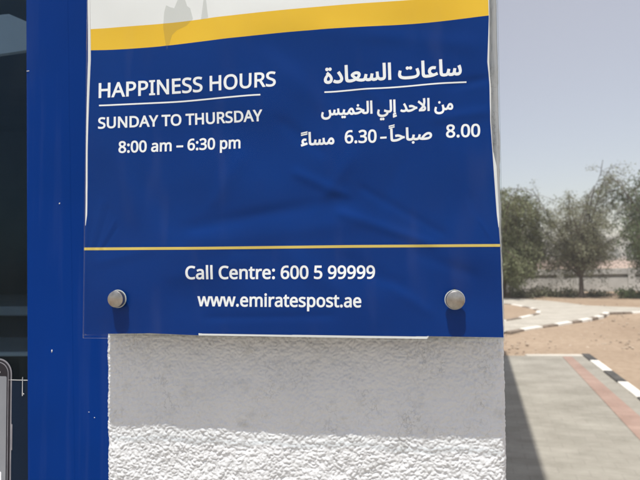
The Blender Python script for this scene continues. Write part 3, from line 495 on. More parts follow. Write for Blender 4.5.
'call': '323,517 294,516 266,510 241,502 217,490 196,474 178,456 162,434 149,410 139,383 131,353 127,321 125,286 126,259 129,233 133,208 139,185 147,164 164,132 186,105 213,83 244,68 281,58 322,55 347,56 371,58 394,62 460,78 460,15 438,8 416,2 393,-2 369,-6 342,-7 312,-8 278,-7 247,-2 217,5 191,15 166,28 144,44 124,62 106,82 91,105 78,131 68,158 59,188 54,219 50,252 49,287 50,313 52,337 55,361 60,384 67,406 81,440 99,471 120,499 145,523 174,543 206,559 242,571 281,578 324,581 353,580 381,577 409,572 435,565 460,557 482,547 453,486 394,508 372,513 348,516;738,437 768,436 794,432 817,425 837,415 854,403 875,375 888,338 892,293 892,0 840,0 827,61 824,61 811,46 798,33 785,22 772,13 757,5 741,-1 723,-5 702,-7 679,-8 654,-7 631,-2 610,6 591,16 575,30 561,48 552,68 546,92 544,119 549,159 566,192 594,219 617,231 643,241 674,249 710,254 750,257 823,259 823,285 820,317 812,342 800,359 782,371 760,378 734,380 712,379 690,376 670,370 613,347 591,400 611,410 633,419 658,426 684,432 710,436;759,208 711,203 674,195 648,182 630,165 620,144 617,119 619,97 626,79 639,66 655,56 674,51 695,49 730,52 760,62 786,79 806,103 818,134 822,172 822,210;1095,0 1025,0 1025,609 1095,609;1302,0 1232,0 1232,609 1302,609;1902,517 1873,516 1845,510 1820,502 1796,490 1775,474 1757,456 1741,434 1728,410 1718,383 1710,353 1706,321 1704,286 1705,259 1708,233 1712,208 1718,185 1726,164 1743,132 1765,105 1792,83 1823,68 1860,58 1901,55 1926,56 1950,58 1973,62 2038,78 2038,15 2017,8 1995,2 1972,-2 1948,-6 1921,-7 1891,-8 1857,-7 1826,-2 1796,5 1770,15 1745,28 1723,44 1703,62 1685,82 1670,105 1657,131 1647,158 1638,188 1633,219 1629,252 1628,287 1629,313 1631,337 1634,361 1639,384 1646,406 1660,440 1677,471 1699,499 1724,523 1753,543 1785,559 1821,571 1860,578 1903,581 1932,580 1960,577 1988,572 2014,565 2039,557 2061,547 2032,486 1973,508 1951,513 1927,516;2320,438 2355,435 2387,427 2415,414 2439,396 2460,373 2476,346 2488,315 2495,281 2497,244 2497,201 2203,201 2208,157 2220,119 2240,90 2267,69 2300,56 2340,52 2366,53 2390,56 2413,60 2478,82 2478,20 2456,11 2434,4 2413,-1 2390,-5 2365,-7 2337,-8 2298,-5 2262,3 2229,17 2200,36 2176,61 2156,91 2147,112 2139,134 2134,158 2131,184 2130,212 2131,239 2134,265 2138,289 2145,312 2154,333 2171,364 2194,390 2220,411 2250,426 2284,435;2319,380 2288,377 2261,366 2239,348 2222,323 2211,293 2204,257 2423,257 2422,281 2418,302 2412,322 2403,338 2392,353 2378,364 2361,373 2342,378;2813,438 2842,436 2869,432 2892,424 2912,414 2929,401 2944,384 2955,363 2962,339 2967,311 2969,280 2969,0 2899,0 2899,275 2896,307 2889,333 2876,353 2857,367 2833,376 2803,379 2760,374 2727,361 2704,338 2689,308 2680,269 2677,223 2677,0 2606,0 2606,430 2663,430 2674,371 2678,371 2688,385 2700,398 2713,409 2728,418 2744,425 2760,431 2778,435 2795,437;3245,50 3278,53 3306,59 3306,5 3273,-4 3233,-8 3211,-7 3191,-3 3171,4 3153,13 3138,27 3125,44 3115,66 3109,93 3107,125 3107,375 3047,375 3047,409 3108,437 3136,528 3178,528 3178,430 3302,430 3302,375 3178,375 3178,127 3180,103 3186,83 3197,69 3211,58 3227,52;3592,438 3618,437 3642,433 3634,368 3611,372 3587,374 3571,373 3555,369 3540,363 3525,355 3512,346 3500,334 3489,321 3479,305 3472,289 3466,270 3463,251 3462,229 3462,0 3391,0 3391,430 3449,430 3457,351 3460,351 3470,367 3481,381 3493,395 3507,407 3521,418 3537,426 3554,433 3573,437;3889,438 3924,435 3955,427 3984,414 4008,396 4028,373 4045,346 4056,315 4063,281 4066,244 4066,201 3771,201 3776,157 3789,119 3809,90 3836,69 3869,56 3909,52 3935,53 3959,56 3981,60 4047,82 4047,20 4025,11 4003,4 3982,-1 3959,-5 3933,-7 3905,-8 3866,-5 3830,3 3798,17 3769,36 3744,61 3725,91 3715,112 3708,134 3703,158 3700,184 3698,212 3699,239 3702,265 3707,289 3714,312 3722,333 3740,364 3762,390 3789,411 3819,426 3852,435;3888,380 3856,377 3830,366 3808,348 3791,323 3779,293 3773,257 3992,257 3991,281 3987,302 3981,322 3972,338 3961,353 3947,364 3930,373 3910,378;4164,43 4166,61 4171,75 4179,85 4189,92 4201,96 4213,97 4227,96 4238,92 4249,85 4257,75 4262,61 4264,43 4262,26 4257,12 4249,2 4238,-6 4227,-10 4213,-11 4201,-10 4189,-6 4179,2 4171,12 4166,26;4164,387 4166,405 4171,419 4179,429 4189,436 4201,440 4213,441 4227,440 4238,436 4249,429 4257,419 4262,405 4264,387 4262,369 4257,355 4249,345 4238,338 4227,333 4213,332 4201,333 4189,338 4179,345 4171,355 4166,369;4574,245 4575,278 4577,310 4581,342 4587,374 4595,404 4605,433 4617,461 4633,486 4651,510 4673,530 4698,548 4726,562 4759,572 4795,578 4836,581 4874,579 4907,573 4907,513 4874,520 4838,523 4803,521 4772,515 4746,504 4723,491 4704,474 4688,454 4675,431 4664,407 4657,380 4651,352 4647,322 4645,291 4650,291 4658,303 4668,315 4680,326 4693,335 4708,343 4725,350 4743,355 4763,357 4785,358 4817,356 4846,349 4872,338 4895,322 4915,303 4930,279 4942,251 4949,220 4951,184 4949,147 4941,112 4929,82 4912,55 4891,33 4866,15 4837,2 4805,-5 4769,-8 4742,-6 4717,-1 4693,7 4670,19 4650,35 4631,54 4614,76 4600,103 4589,133 4581,166 4576,204;4768,51 4800,55 4827,66 4850,84 4867,109 4878,143 4881,184 4878,218 4869,247 4854,271 4832,289 4804,300 4771,303 4747,301 4725,296 4705,287 4688,276 4673,263 4661,248 4652,232 4647,215 4646,198 4646,181 4649,163 4653,146 4659,129 4667,114 4676,99 4688,85 4700,74 4715,64 4731,57 4749,53;5408,287 5408,260 5407,234 5404,209 5402,185 5398,163 5389,128 5378,97 5364,70 5348,47 5328,27 5305,12 5279,1 5250,-6 5217,-8 5177,-4 5142,8 5111,27 5085,54 5065,88 5049,129 5041,156 5035,186 5031,217 5029,251 5028,287 5029,323 5031,357 5035,389 5040,418 5047,446 5062,486 5082,520 5107,547 5138,566 5175,578 5217,581 5258,578 5293,566 5324,547 5350,520 5371,486 5387,446 5395,418 5401,389 5405,357 5407,323;5099,287 5099,257 5100,228 5103,202 5106,178 5110,156 5120,125 5132,98 5148,78 5167,64 5190,55 5217,52 5244,55 5267,64 5287,78 5303,98 5315,124 5325,156 5329,178 5332,202 5335,228 5336,257 5337,287 5336,317 5335,346 5332,372 5329,396 5325,417 5315,449 5303,475 5287,495 5267,510 5244,518 5217,521 5190,518 5167,510 5148,495 5132,475 5120,449 5110,417 5106,396 5103,372 5100,346 5099,317;5867,287 5866,260 5865,234 5863,209 5860,185 5856,163 5848,128 5837,97 5823,70 5806,47 5787,27 5764,12 5738,1 5709,-6 5676,-8 5636,-4 5600,8 5570,27 5544,54 5523,88 5507,129 5500,156 5494,186 5490,217 5488,251 5487,287 5488,323 5490,357 5494,389 5499,418 5506,446 5521,486 5541,520 5566,547 5597,566 5634,578 5676,581 5716,578 5752,566 5783,547 5809,520 5830,486 5846,446 5854,418 5859,389 5864,357 5866,323;5557,287 5558,257 5559,228 5562,202 5565,178 5569,156 5578,125 5591,98 5607,78 5626,64 5649,55 5676,52 5703,55 5726,64 5745,78 5761,98 5774,124 5783,156 5788,178 5791,202 5794,228 5795,257 5796,287 5795,317 5794,346 5791,372 5788,396 5783,417 5774,449 5761,475 5745,495 5726,510 5703,518 5676,521 5649,518 5626,510 5607,495 5591,475 5578,449 5569,417 5565,396 5562,372 5559,346 5558,317;6335,351 6373,349 6406,342 6437,331 6464,316 6486,297 6504,274 6517,247 6525,217 6528,183 6525,145 6516,111 6502,81 6482,54 6458,32 6429,15 6395,2 6356,-5 6314,-8 6285,-7 6257,-4 6231,0 6206,6 6184,14 6165,23 6165,90 6186,79 6209,70 6235,62 6262,57 6289,53 6314,52 6341,54 6366,58 6389,65 6408,76 6425,89 6438,106 6448,126 6454,149 6455,176 6452,210 6440,239 6421,262 6394,279 6357,289 6312,292 6261,288 6214,280 6179,302 6200,573 6488,573 6488,508 6261,508 6247,342 6284,348;7199,328 7198,295 7196,263 7192,231 7186,199 7179,168 7168,139 7156,112 7140,86 7122,63 7100,42 7075,25 7047,11 7014,0 6977,-6 6936,-8 6899,-6 6864,0 6864,60 6897,53 6934,50 6969,52 7000,58 7027,68 7050,82 7069,99 7085,118 7098,141 7109,165 7116,192 7122,221 7126,250 7128,281 7123,281 7114,269 7104,258 7092,247 7079,238 7064,230 7048,223 7029,218 7009,215 6986,214 6955,216 6926,223 6900,235 6877,250 6858,270 6842,294 6831,321 6824,352 6822,387 6825,426 6832,460 6845,491 6862,517 6883,540 6909,557 6937,570 6970,578 7005,581 7031,579 7057,574 7081,565 7104,553 7124,537 7143,518 7159,495 7173,469 7184,439 7192,406 7197,369;7005,521 6974,518 6947,507 6923,488 6906,463 6895,429 6892,388 6895,354 6904,325 6919,301 6940,284 6967,273 7002,269 7026,271 7048,276 7068,285 7085,296 7100,310 7112,325 7121,341 7126,358 7128,374 7127,392 7124,409 7120,426 7114,443 7106,459 7097,474 7086,487 7073,499 7059,508 7042,516 7024,520;7658,328 7657,295 7655,263 7651,231 7645,199 7637,168 7627,139 7614,112 7599,86 7581,63 7559,42 7534,25 7505,11 7473,0 7436,-6 7395,-8 7357,-6 7322,0 7322,60 7356,53 7393,50 7428,52 7459,58 7486,68 7508,82 7528,99 7544,118 7557,141 7567,165 7575,192 7581,221 7584,250 7586,281 7581,281 7573,269 7563,258 7551,247 7538,238 7523,230 7506,223 7488,218 7468,215 7445,214 7414,216 7385,223 7359,235 7336,250 7317,270 7301,294 7290,321 7283,352 7281,387 7283,426 7291,460 7304,491 7321,517 7342,540 7367,557 7396,570 7428,578 7464,581 7490,579 7516,574 7540,565 7562,553 7583,537 7601,518 7618,495 7632,469 7643,439 7651,406 7656,369;7464,521 7432,518 7405,507 7382,488 7365,463 7354,429 7350,388 7353,354 7362,325 7377,301 7398,284 7426,273 7460,269 7485,271 7507,276 7527,285 7544,296 7559,310 7571,325 7579,341 7584,358 7586,374 7585,392 7583,409 7579,426 7573,443 7565,459 7556,474 7545,487 7532,499 7517,508 7501,516 7483,520;8116,328 8116,295 8113,263 8109,231 8104,199 8096,168 8086,139 8073,112 8058,86 8039,63 8018,42 7993,25 7964,11 7931,0 7894,-6 7853,-8 7816,-6 7781,0 7781,60 7815,53 7852,50 7887,52 7918,58 7944,68 7967,82 7986,99 8002,118 8016,141 8026,165 8034,192 8039,221 8043,250 8045,281 8040,281 8031,269 8021,258 8010,247 7996,238 7982,230 7965,223 7947,218 7926,215 7904,214 7872,216 7844,223 7818,235 7795,250 7775,270 7760,294 7748,321 7742,352 7739,387 7742,426 7750,460 7762,491 7779,517 7801,540 7826,557 7855,570 7887,578 7922,581 7949,579 7974,574 7998,565 8021,553 8042,537 8060,518 8076,495 8090,469 8101,439 8110,406 8115,369;7922,521 7891,518 7864,507 7841,488 7823,463 7813,429 7809,388 7812,354 7821,325 7836,301 7857,284 7885,273 7919,269 7944,271 7966,276 7986,285 8003,296 8017,310 8029,325 8038,341 8043,358 8045,374 8044,392 8042,409 8037,426 8031,443 8024,459 8014,474 8003,487 7991,499 7976,508 7960,516 7942,520;8575,328 8574,295 8572,263 8568,231 8563,199 8555,168 8545,139 8532,112 8516,86 8498,63 8476,42 8451,25 8423,11 8390,0 8353,-6 8312,-8 8275,-6 8240,0 8240,60 8273,53 8310,50 8346,52 8376,58 8403,68 8426,82 8445,99 8461,118 8474,141 8485,165 8492,192 8498,221 8502,250 8504,281 8499,281 8490,269 8480,258 8468,247 8455,238 8440,230 8424,223 8405,218 8385,215 8362,214 8331,216 8302,223 8276,235 8253,250 8234,270 8219,294 8207,321 8200,352 8198,387 8201,426 8208,460 8221,491 8238,517 8259,540 8285,557 8314,570 8346,578 8381,581 8408,579 8433,574 8457,565 8480,553 8500,537 8519,518 8535,495 8549,469 8560,439 8568,406 8573,369;8381,521 8350,518 8323,507 8300,488 8282,463 8271,429 8268,388 8271,354 8280,325 8295,301 8316,284 8344,273 8378,269 8402,271 8424,276 8444,285 8462,296 8476,310 8488,325 8497,341 8502,358 8504,374 8503,392 8500,409 8496,426 8490,443 8482,459 8473,474 8462,487 8449,499 8435,508 8418,516 8400,520;9034,328 9033,295 9031,263 9027,231 9021,199 9013,168 9003,139 8991,112 8975,86 8957,63 8935,42 8910,25 8881,11 8849,0 8812,-6 8771,-8 8733,-6 8698,0 8698,60 8732,53 8769,50 8804,52 8835,58 8862,68 8884,82 8904,99 8920,118 8933,141 8943,165 8951,192 8957,221 8960,250 8962,281 8957,281 8949,269 8939,258 8927,247 8914,238 8899,230 8883,223 8864,218 8844,215 8821,214 8790,216 8761,223 8735,235 8712,250 8693,270 8677,294 8666,321 8659,352 8657,387 8659,426 8667,460 8680,491 8697,517 8718,540 8743,557 8772,570 8804,578 8840,581 8866,579 8892,574 8916,565 8938,553 8959,537 8978,518 8994,495 9008,469 9019,439 9027,406 9032,369;8840,521 8808,518 8781,507 8758,488 8741,463 8730,429 8727,388 8730,354 8738,325 8753,301 8775,284 8802,273 8836,269 8861,271 8883,276 8903,285 8920,296 8935,310 8947,325 8955,341 8961,358 8962,374 8961,392 8959,409 8955,426 8949,443 8941,459 8932,474 8921,487 8908,499 8893,508 8877,516 8859,520',
'web': '346,243 336,276 328,308 321,335 316,357 313,357 308,335 302,307 294,275 284,242 207,1 127,1 9,431 82,431 141,201 153,154 163,109 169,73 172,73 178,97 185,128 193,160 201,188 277,431 354,431 428,188 440,149 451,109 457,74 460,74 466,108 477,153 489,201 549,431 621,431 502,1 419,1;976,243 966,276 958,308 951,335 946,357 943,357 939,335 932,307 924,275 914,242 837,1 757,1 639,431 712,431 771,201 783,154 794,109 800,73 803,73 808,97 815,128 823,160 832,188 908,431 985,431 1059,188 1070,149 1081,109 1087,74 1091,74 1097,108 1107,153 1119,201 1180,431 1252,431 1132,1 1050,1;1606,243 1597,276 1588,308 1581,335 1577,357 1573,357 1569,335 1563,307 1555,275 1545,242 1468,1 1387,1 1269,431 1342,431 1402,201 1414,154 1424,109 1430,73 1433,73 1439,97 1445,128 1453,160 1462,188 1538,431 1615,431 1689,188 1700,149 1711,109 1718,74 1721,74 1727,108 1737,153 1750,201 1810,431 1882,431 1763,1 1680,1;1949,43 1950,61 1955,75 1963,85 1973,92 1985,96 1998,97 2011,96 2023,92 2033,85 2042,75 2046,61 2048,43 2046,26 2042,12 2033,2 2023,-6 2011,-10 1998,-11 1985,-10 1973,-6 1963,2 1955,12 1950,26;2340,438 2375,435 2407,427 2435,414 2459,396 2480,373 2496,346 2508,315 2515,281 2517,244 2517,201 2223,201 2228,157 2240,119 2260,90 2287,69 2320,56 2360,52 2386,53 2410,56 2433,60 2498,82 2498,20 2476,11 2455,4 2433,-1 2410,-5 2385,-7 2357,-8 2318,-5 2282,3 2249,17 2220,36 2196,61 2176,91 2167,112 2159,134 2154,158 2151,184 2150,212 2151,239 2154,265 2158,289 2165,312 2174,333 2192,364 2214,390 2240,411 2270,426 2304,435;2339,380 2308,377 2281,366 2259,348 2243,323 2231,293 2225,257 2443,257 2442,281 2438,302 2432,322 2423,338 2412,353 2398,364 2381,373 2362,378;3098,438 3142,434 3179,421 3207,401 3220,384 3230,363 3237,339 3242,311 3243,280 3243,0 3173,0 3173,277 3171,308 3164,333 3152,353 3135,367 3113,376 3086,379 3048,374 3018,362 2996,342 2981,315 2973,280 2970,237 2970,0 2900,0 2900,277 2899,298 2895,317 2890,333 2883,347 2873,359 2861,367 2847,374 2831,377 2812,379 2785,377 2762,370 2743,360 2728,347 2716,329 2708,308 2702,283 2698,255 2697,223 2697,0 2626,0 2626,430 2683,430 2694,371 2698,371 2707,385 2719,398 2731,409 2745,418 2759,425 2775,431 2791,435 2807,437 2824,438 2856,436 2883,430 2907,420 2928,406 2944,388 2956,366 2960,366 2976,388 2996,406 3019,420 3044,430 3071,436;3447,430 3447,0 3376,0 3376,430;3412,591 3422,590 3432,586 3441,580 3448,572 3452,560 3453,546 3452,532 3448,521 3441,512 3432,506 3422,502 3412,501 3401,502 3391,506 3383,512 3376,521 3372,532 3370,546 3372,560 3376,572 3383,580 3391,586 3401,590;3783,438 3810,437 3834,433 3825,368 3802,372 3779,374 3762,373 3747,369 3731,363 3717,355 3704,346 3691,334 3680,321 3671,305 3664,289 3658,270 3655,251 3654,229 3654,0 3583,0 3583,430 3641,430 3649,351 3652,351 3662,367 3673,381 3685,395 3698,407 3713,418 3729,426 3746,433 3764,437;4077,437 4107,436 4133,432 4157,425 4177,415 4193,403 4214,375 4227,338 4231,293 4231,0 4180,0 4166,61 4163,61 4150,46 4138,33 4125,22 4111,13 4096,5 4080,-1 4062,-5 4041,-7 4018,-8 3994,-7 3971,-2 3949,6 3930,16 3914,30 3901,48 3891,68 3885,92 3883,119 3889,159 3905,192 3933,219 3956,231 3983,241 4014,249 4049,254 4089,257 4162,259 4162,285 4159,317 4152,342 4139,359 4121,371 4099,378 4073,380 4051,379 4029,376 4009,370 3952,347 3930,400 3950,410 3972,419 3997,426 4023,432 4050,436;4098,208 4050,203 4013,195 3987,182 3970,165 3959,144 3956,119 3958,97 3966,79 3978,66 3994,56 4013,51 4034,49 4069,52 4099,62 4125,79 4145,103 4157,134 4161,172 4161,210;4508,50 4540,53 4568,59 4568,5 4536,-4 4496,-8 4474,-7 4453,-3 4433,4 4416,13 4400,27 4387,44 4378,66 4372,93 4370,125 4370,375 4309,375 4309,409 4370,437 4399,528 4440,528 4440,430 4565,430 4565,375 4440,375 4440,127 4442,103 4449,83 4459,69 4473,58 4489,52;4820,438 4855,435 4886,427 4915,414 4939,396 4959,373 4976,346 4987,315 4994,281 4997,244 4997,201 4702,201 4707,157 4720,119 4740,90 4767,69 4800,56 4840,52 4866,53 4890,56 4912,60 4978,82 4978,20 4956,11 4934,4 4913,-1 4890,-5 4864,-7 4836,-8 4797,-5 4761,3 4729,17 4700,36 4675,61 4656,91 4646,112 4639,134 4634,158 4631,184 4630,212 4630,239 4633,265 4638,289 4645,312 4653,333 4671,364 4693,390 4720,411 4750,426 4783,435;4819,380 4787,377 4761,366 4739,348 4722,323 4710,293 4704,257 4923,257 4922,281 4918,302 4912,322 4903,338 4892,353 4878,364 4861,373 4841,378;5386,119 5383,92 5376,69 5365,49 5349,32 5329,18 5306,6 5278,-2 5248,-6 5214,-8 5186,-7 5160,-5 5137,-1 5116,5 5097,11 5079,19 5079,83 5142,60 5166,54 5191,50 5216,49 5248,51 5274,57 5294,66 5307,79 5315,94 5318,112 5317,123 5314,132 5309,141 5301,150 5291,158 5277,167 5212,196 5140,228 5122,239 5107,252 5095,266 5086,283 5080,302 5079,324 5084,358 5098,386 5123,408 5142,419 5163,427 5186,433 5212,437 5240,438 5265,437 5290,434 5313,430 5335,424 5357,417 5377,409 5353,353 5296,372 5276,377 5256,379 5235,380 5208,379 5186,374 5169,366 5156,356 5148,343 5146,328 5147,317 5151,307 5156,298 5165,290 5177,282 5191,274 5257,246 5326,215 5344,203 5359,191 5370,176 5379,159 5384,140;5694,438 5725,436 5753,429 5779,418 5802,402 5822,383 5840,358 5853,329 5863,296 5869,258 5871,216 5870,187 5867,161 5863,136 5857,114 5849,93 5832,62 5812,37 5787,17 5759,3 5728,-5 5694,-8 5673,-7 5653,-4 5635,1 5619,7 5604,15 5591,24 5561,55 5556,55 5559,20 5561,-16 5561,-192 5490,-192 5490,430 5548,430 5557,371 5561,371 5570,383 5580,394 5591,405 5604,414 5619,422 5635,429 5653,434 5673,437;5682,379 5655,377 5631,371 5612,362 5596,349 5583,333 5573,313 5567,289 5562,261 5561,229 5561,216 5562,182 5566,152 5572,126 5581,103 5594,85 5610,70 5630,59 5654,53 5683,51 5708,53 5729,60 5748,72 5763,88 5776,108 5785,131 5792,157 5797,186 5798,217 5797,245 5793,271 5788,294 5780,316 5769,334 5747,359 5718,374;6357,216 6355,181 6351,150 6343,121 6332,95 6319,71 6303,51 6284,33 6263,18 6239,7 6214,-1 6186,-6 6156,-8 6129,-6 6103,-1 6078,7 6055,18 6034,33 6015,51 5999,71 5985,95 5974,121 5966,150 5961,181 5959,216 5960,243 5963,269 5968,293 5974,316 5983,336 6002,367 6025,392 6052,412 6084,426 6119,435 6159,438 6196,435 6231,426 6262,412 6289,392 6313,367 6332,336 6341,316 6348,293 6353,269 6356,243;6032,216 6034,184 6038,154 6045,128 6056,105 6070,86 6087,71 6107,59 6131,53 6158,51 6185,53 6209,59 6229,71 6246,86 6260,105 6271,128 6278,154 6282,184 6284,216 6282,248 6278,277 6270,303 6260,325 6246,344 6229,359 6209,370 6185,376 6157,379 6117,374 6086,359 6062,335 6051,317 6043,295 6037,271 6033,245;6748,119 6746,92 6739,69 6727,49 6711,32 6692,18 6668,6 6641,-2 6610,-6 6577,-8 6548,-7 6522,-5 6499,-1 6478,5 6459,11 6442,19 6442,83 6504,60 6528,54 6553,50 6578,49 6611,51 6637,57 6656,66 6669,79 6677,94 6680,112 6679,123 6676,132 6671,141 6664,150 6653,158 6640,167 6574,196 6503,228 6485,239 6469,252 6457,266 6448,283 6443,302 6441,324 6446,358 6461,386 6486,408 6504,419 6526,427 6549,433 6574,437 6602,438 6628,437 6652,434 6676,430 6698,424 6719,417 6739,409 6715,353 6658,372 6638,377 6618,379 6597,380 6571,379 6549,374 6531,366 6519,356 6511,343 6508,328 6510,317 6513,307 6519,298 6527,290 6539,282 6554,274 6619,246 6689,215 6707,203 6721,191 6733,176 6741,159 6747,140;6996,50 7029,53 7056,59 7056,5 7024,-4 6984,-8 6962,-7 6941,-3 6922,4 6904,13 6889,27 6876,44 6866,66 6860,93 6858,125 6858,375 6797,375 6797,409 6859,437 6887,528 6929,528 6929,430 7053,430 7053,375 6929,375 6929,127 6931,103 6937,83 6947,69 6961,58 6977,52;7132,43 7133,61 7138,75 7146,85 7156,92 7168,96 7180,97 7194,96 7206,92 7216,85 7224,75 7229,61 7231,43 7229,26 7224,12 7216,2 7206,-6 7194,-10 7180,-11 7168,-10 7156,-6 7146,2 7138,12 7133,26;7520,437 7549,436 7576,432 7599,425 7619,415 7636,403 7657,375 7669,338 7674,293 7674,0 7622,0 7609,61 7605,61 7593,46 7580,33 7567,22 7554,13 7539,5 7522,-1 7504,-5 7484,-7 7461,-8 7436,-7 7413,-2 7392,6 7373,16 7356,30 7343,48 7333,68 7328,92 7326,119 7331,159 7348,192 7376,219 7398,231 7425,241 7456,249 7492,254 7532,257 7605,259 7605,285 7602,317 7594,342 7581,359 7564,371 7542,378 7516,380 7494,379 7472,376 7451,370 7395,347 7373,400 7393,410 7415,419 7439,426 7465,432 7492,436;7540,208 7493,203 7455,195 7429,182 7412,165 7402,144 7399,119 7401,97 7408,79 7421,66 7437,56 7456,51 7477,49 7511,52 7542,62 7568,79 7588,103 7600,134 7604,172 7604,210;7973,438 8008,435 8040,427 8068,414 8092,396 8112,373 8129,346 8141,315 8148,281 8150,244 8150,201 7856,201 7861,157 7873,119 7893,90 7920,69 7953,56 7993,52 8019,53 8043,56 8065,60 8131,82 8131,20 8109,11 8087,4 8066,-1 8043,-5 8018,-7 7990,-8 7951,-5 7915,3 7882,17 7853,36 7828,61 7809,91 7799,112 7792,134 7787,158 7784,184 7783,212 7784,239 7786,265 7791,289 7798,312 7806,333 7824,364 7846,390 7873,411 7903,426 7936,435;7972,380 7941,377 7914,366 7892,348 7875,323 7864,293 7857,257 8076,257 8075,281 8071,302 8065,322 8056,338 8045,353 8031,364 8014,373 7995,378',
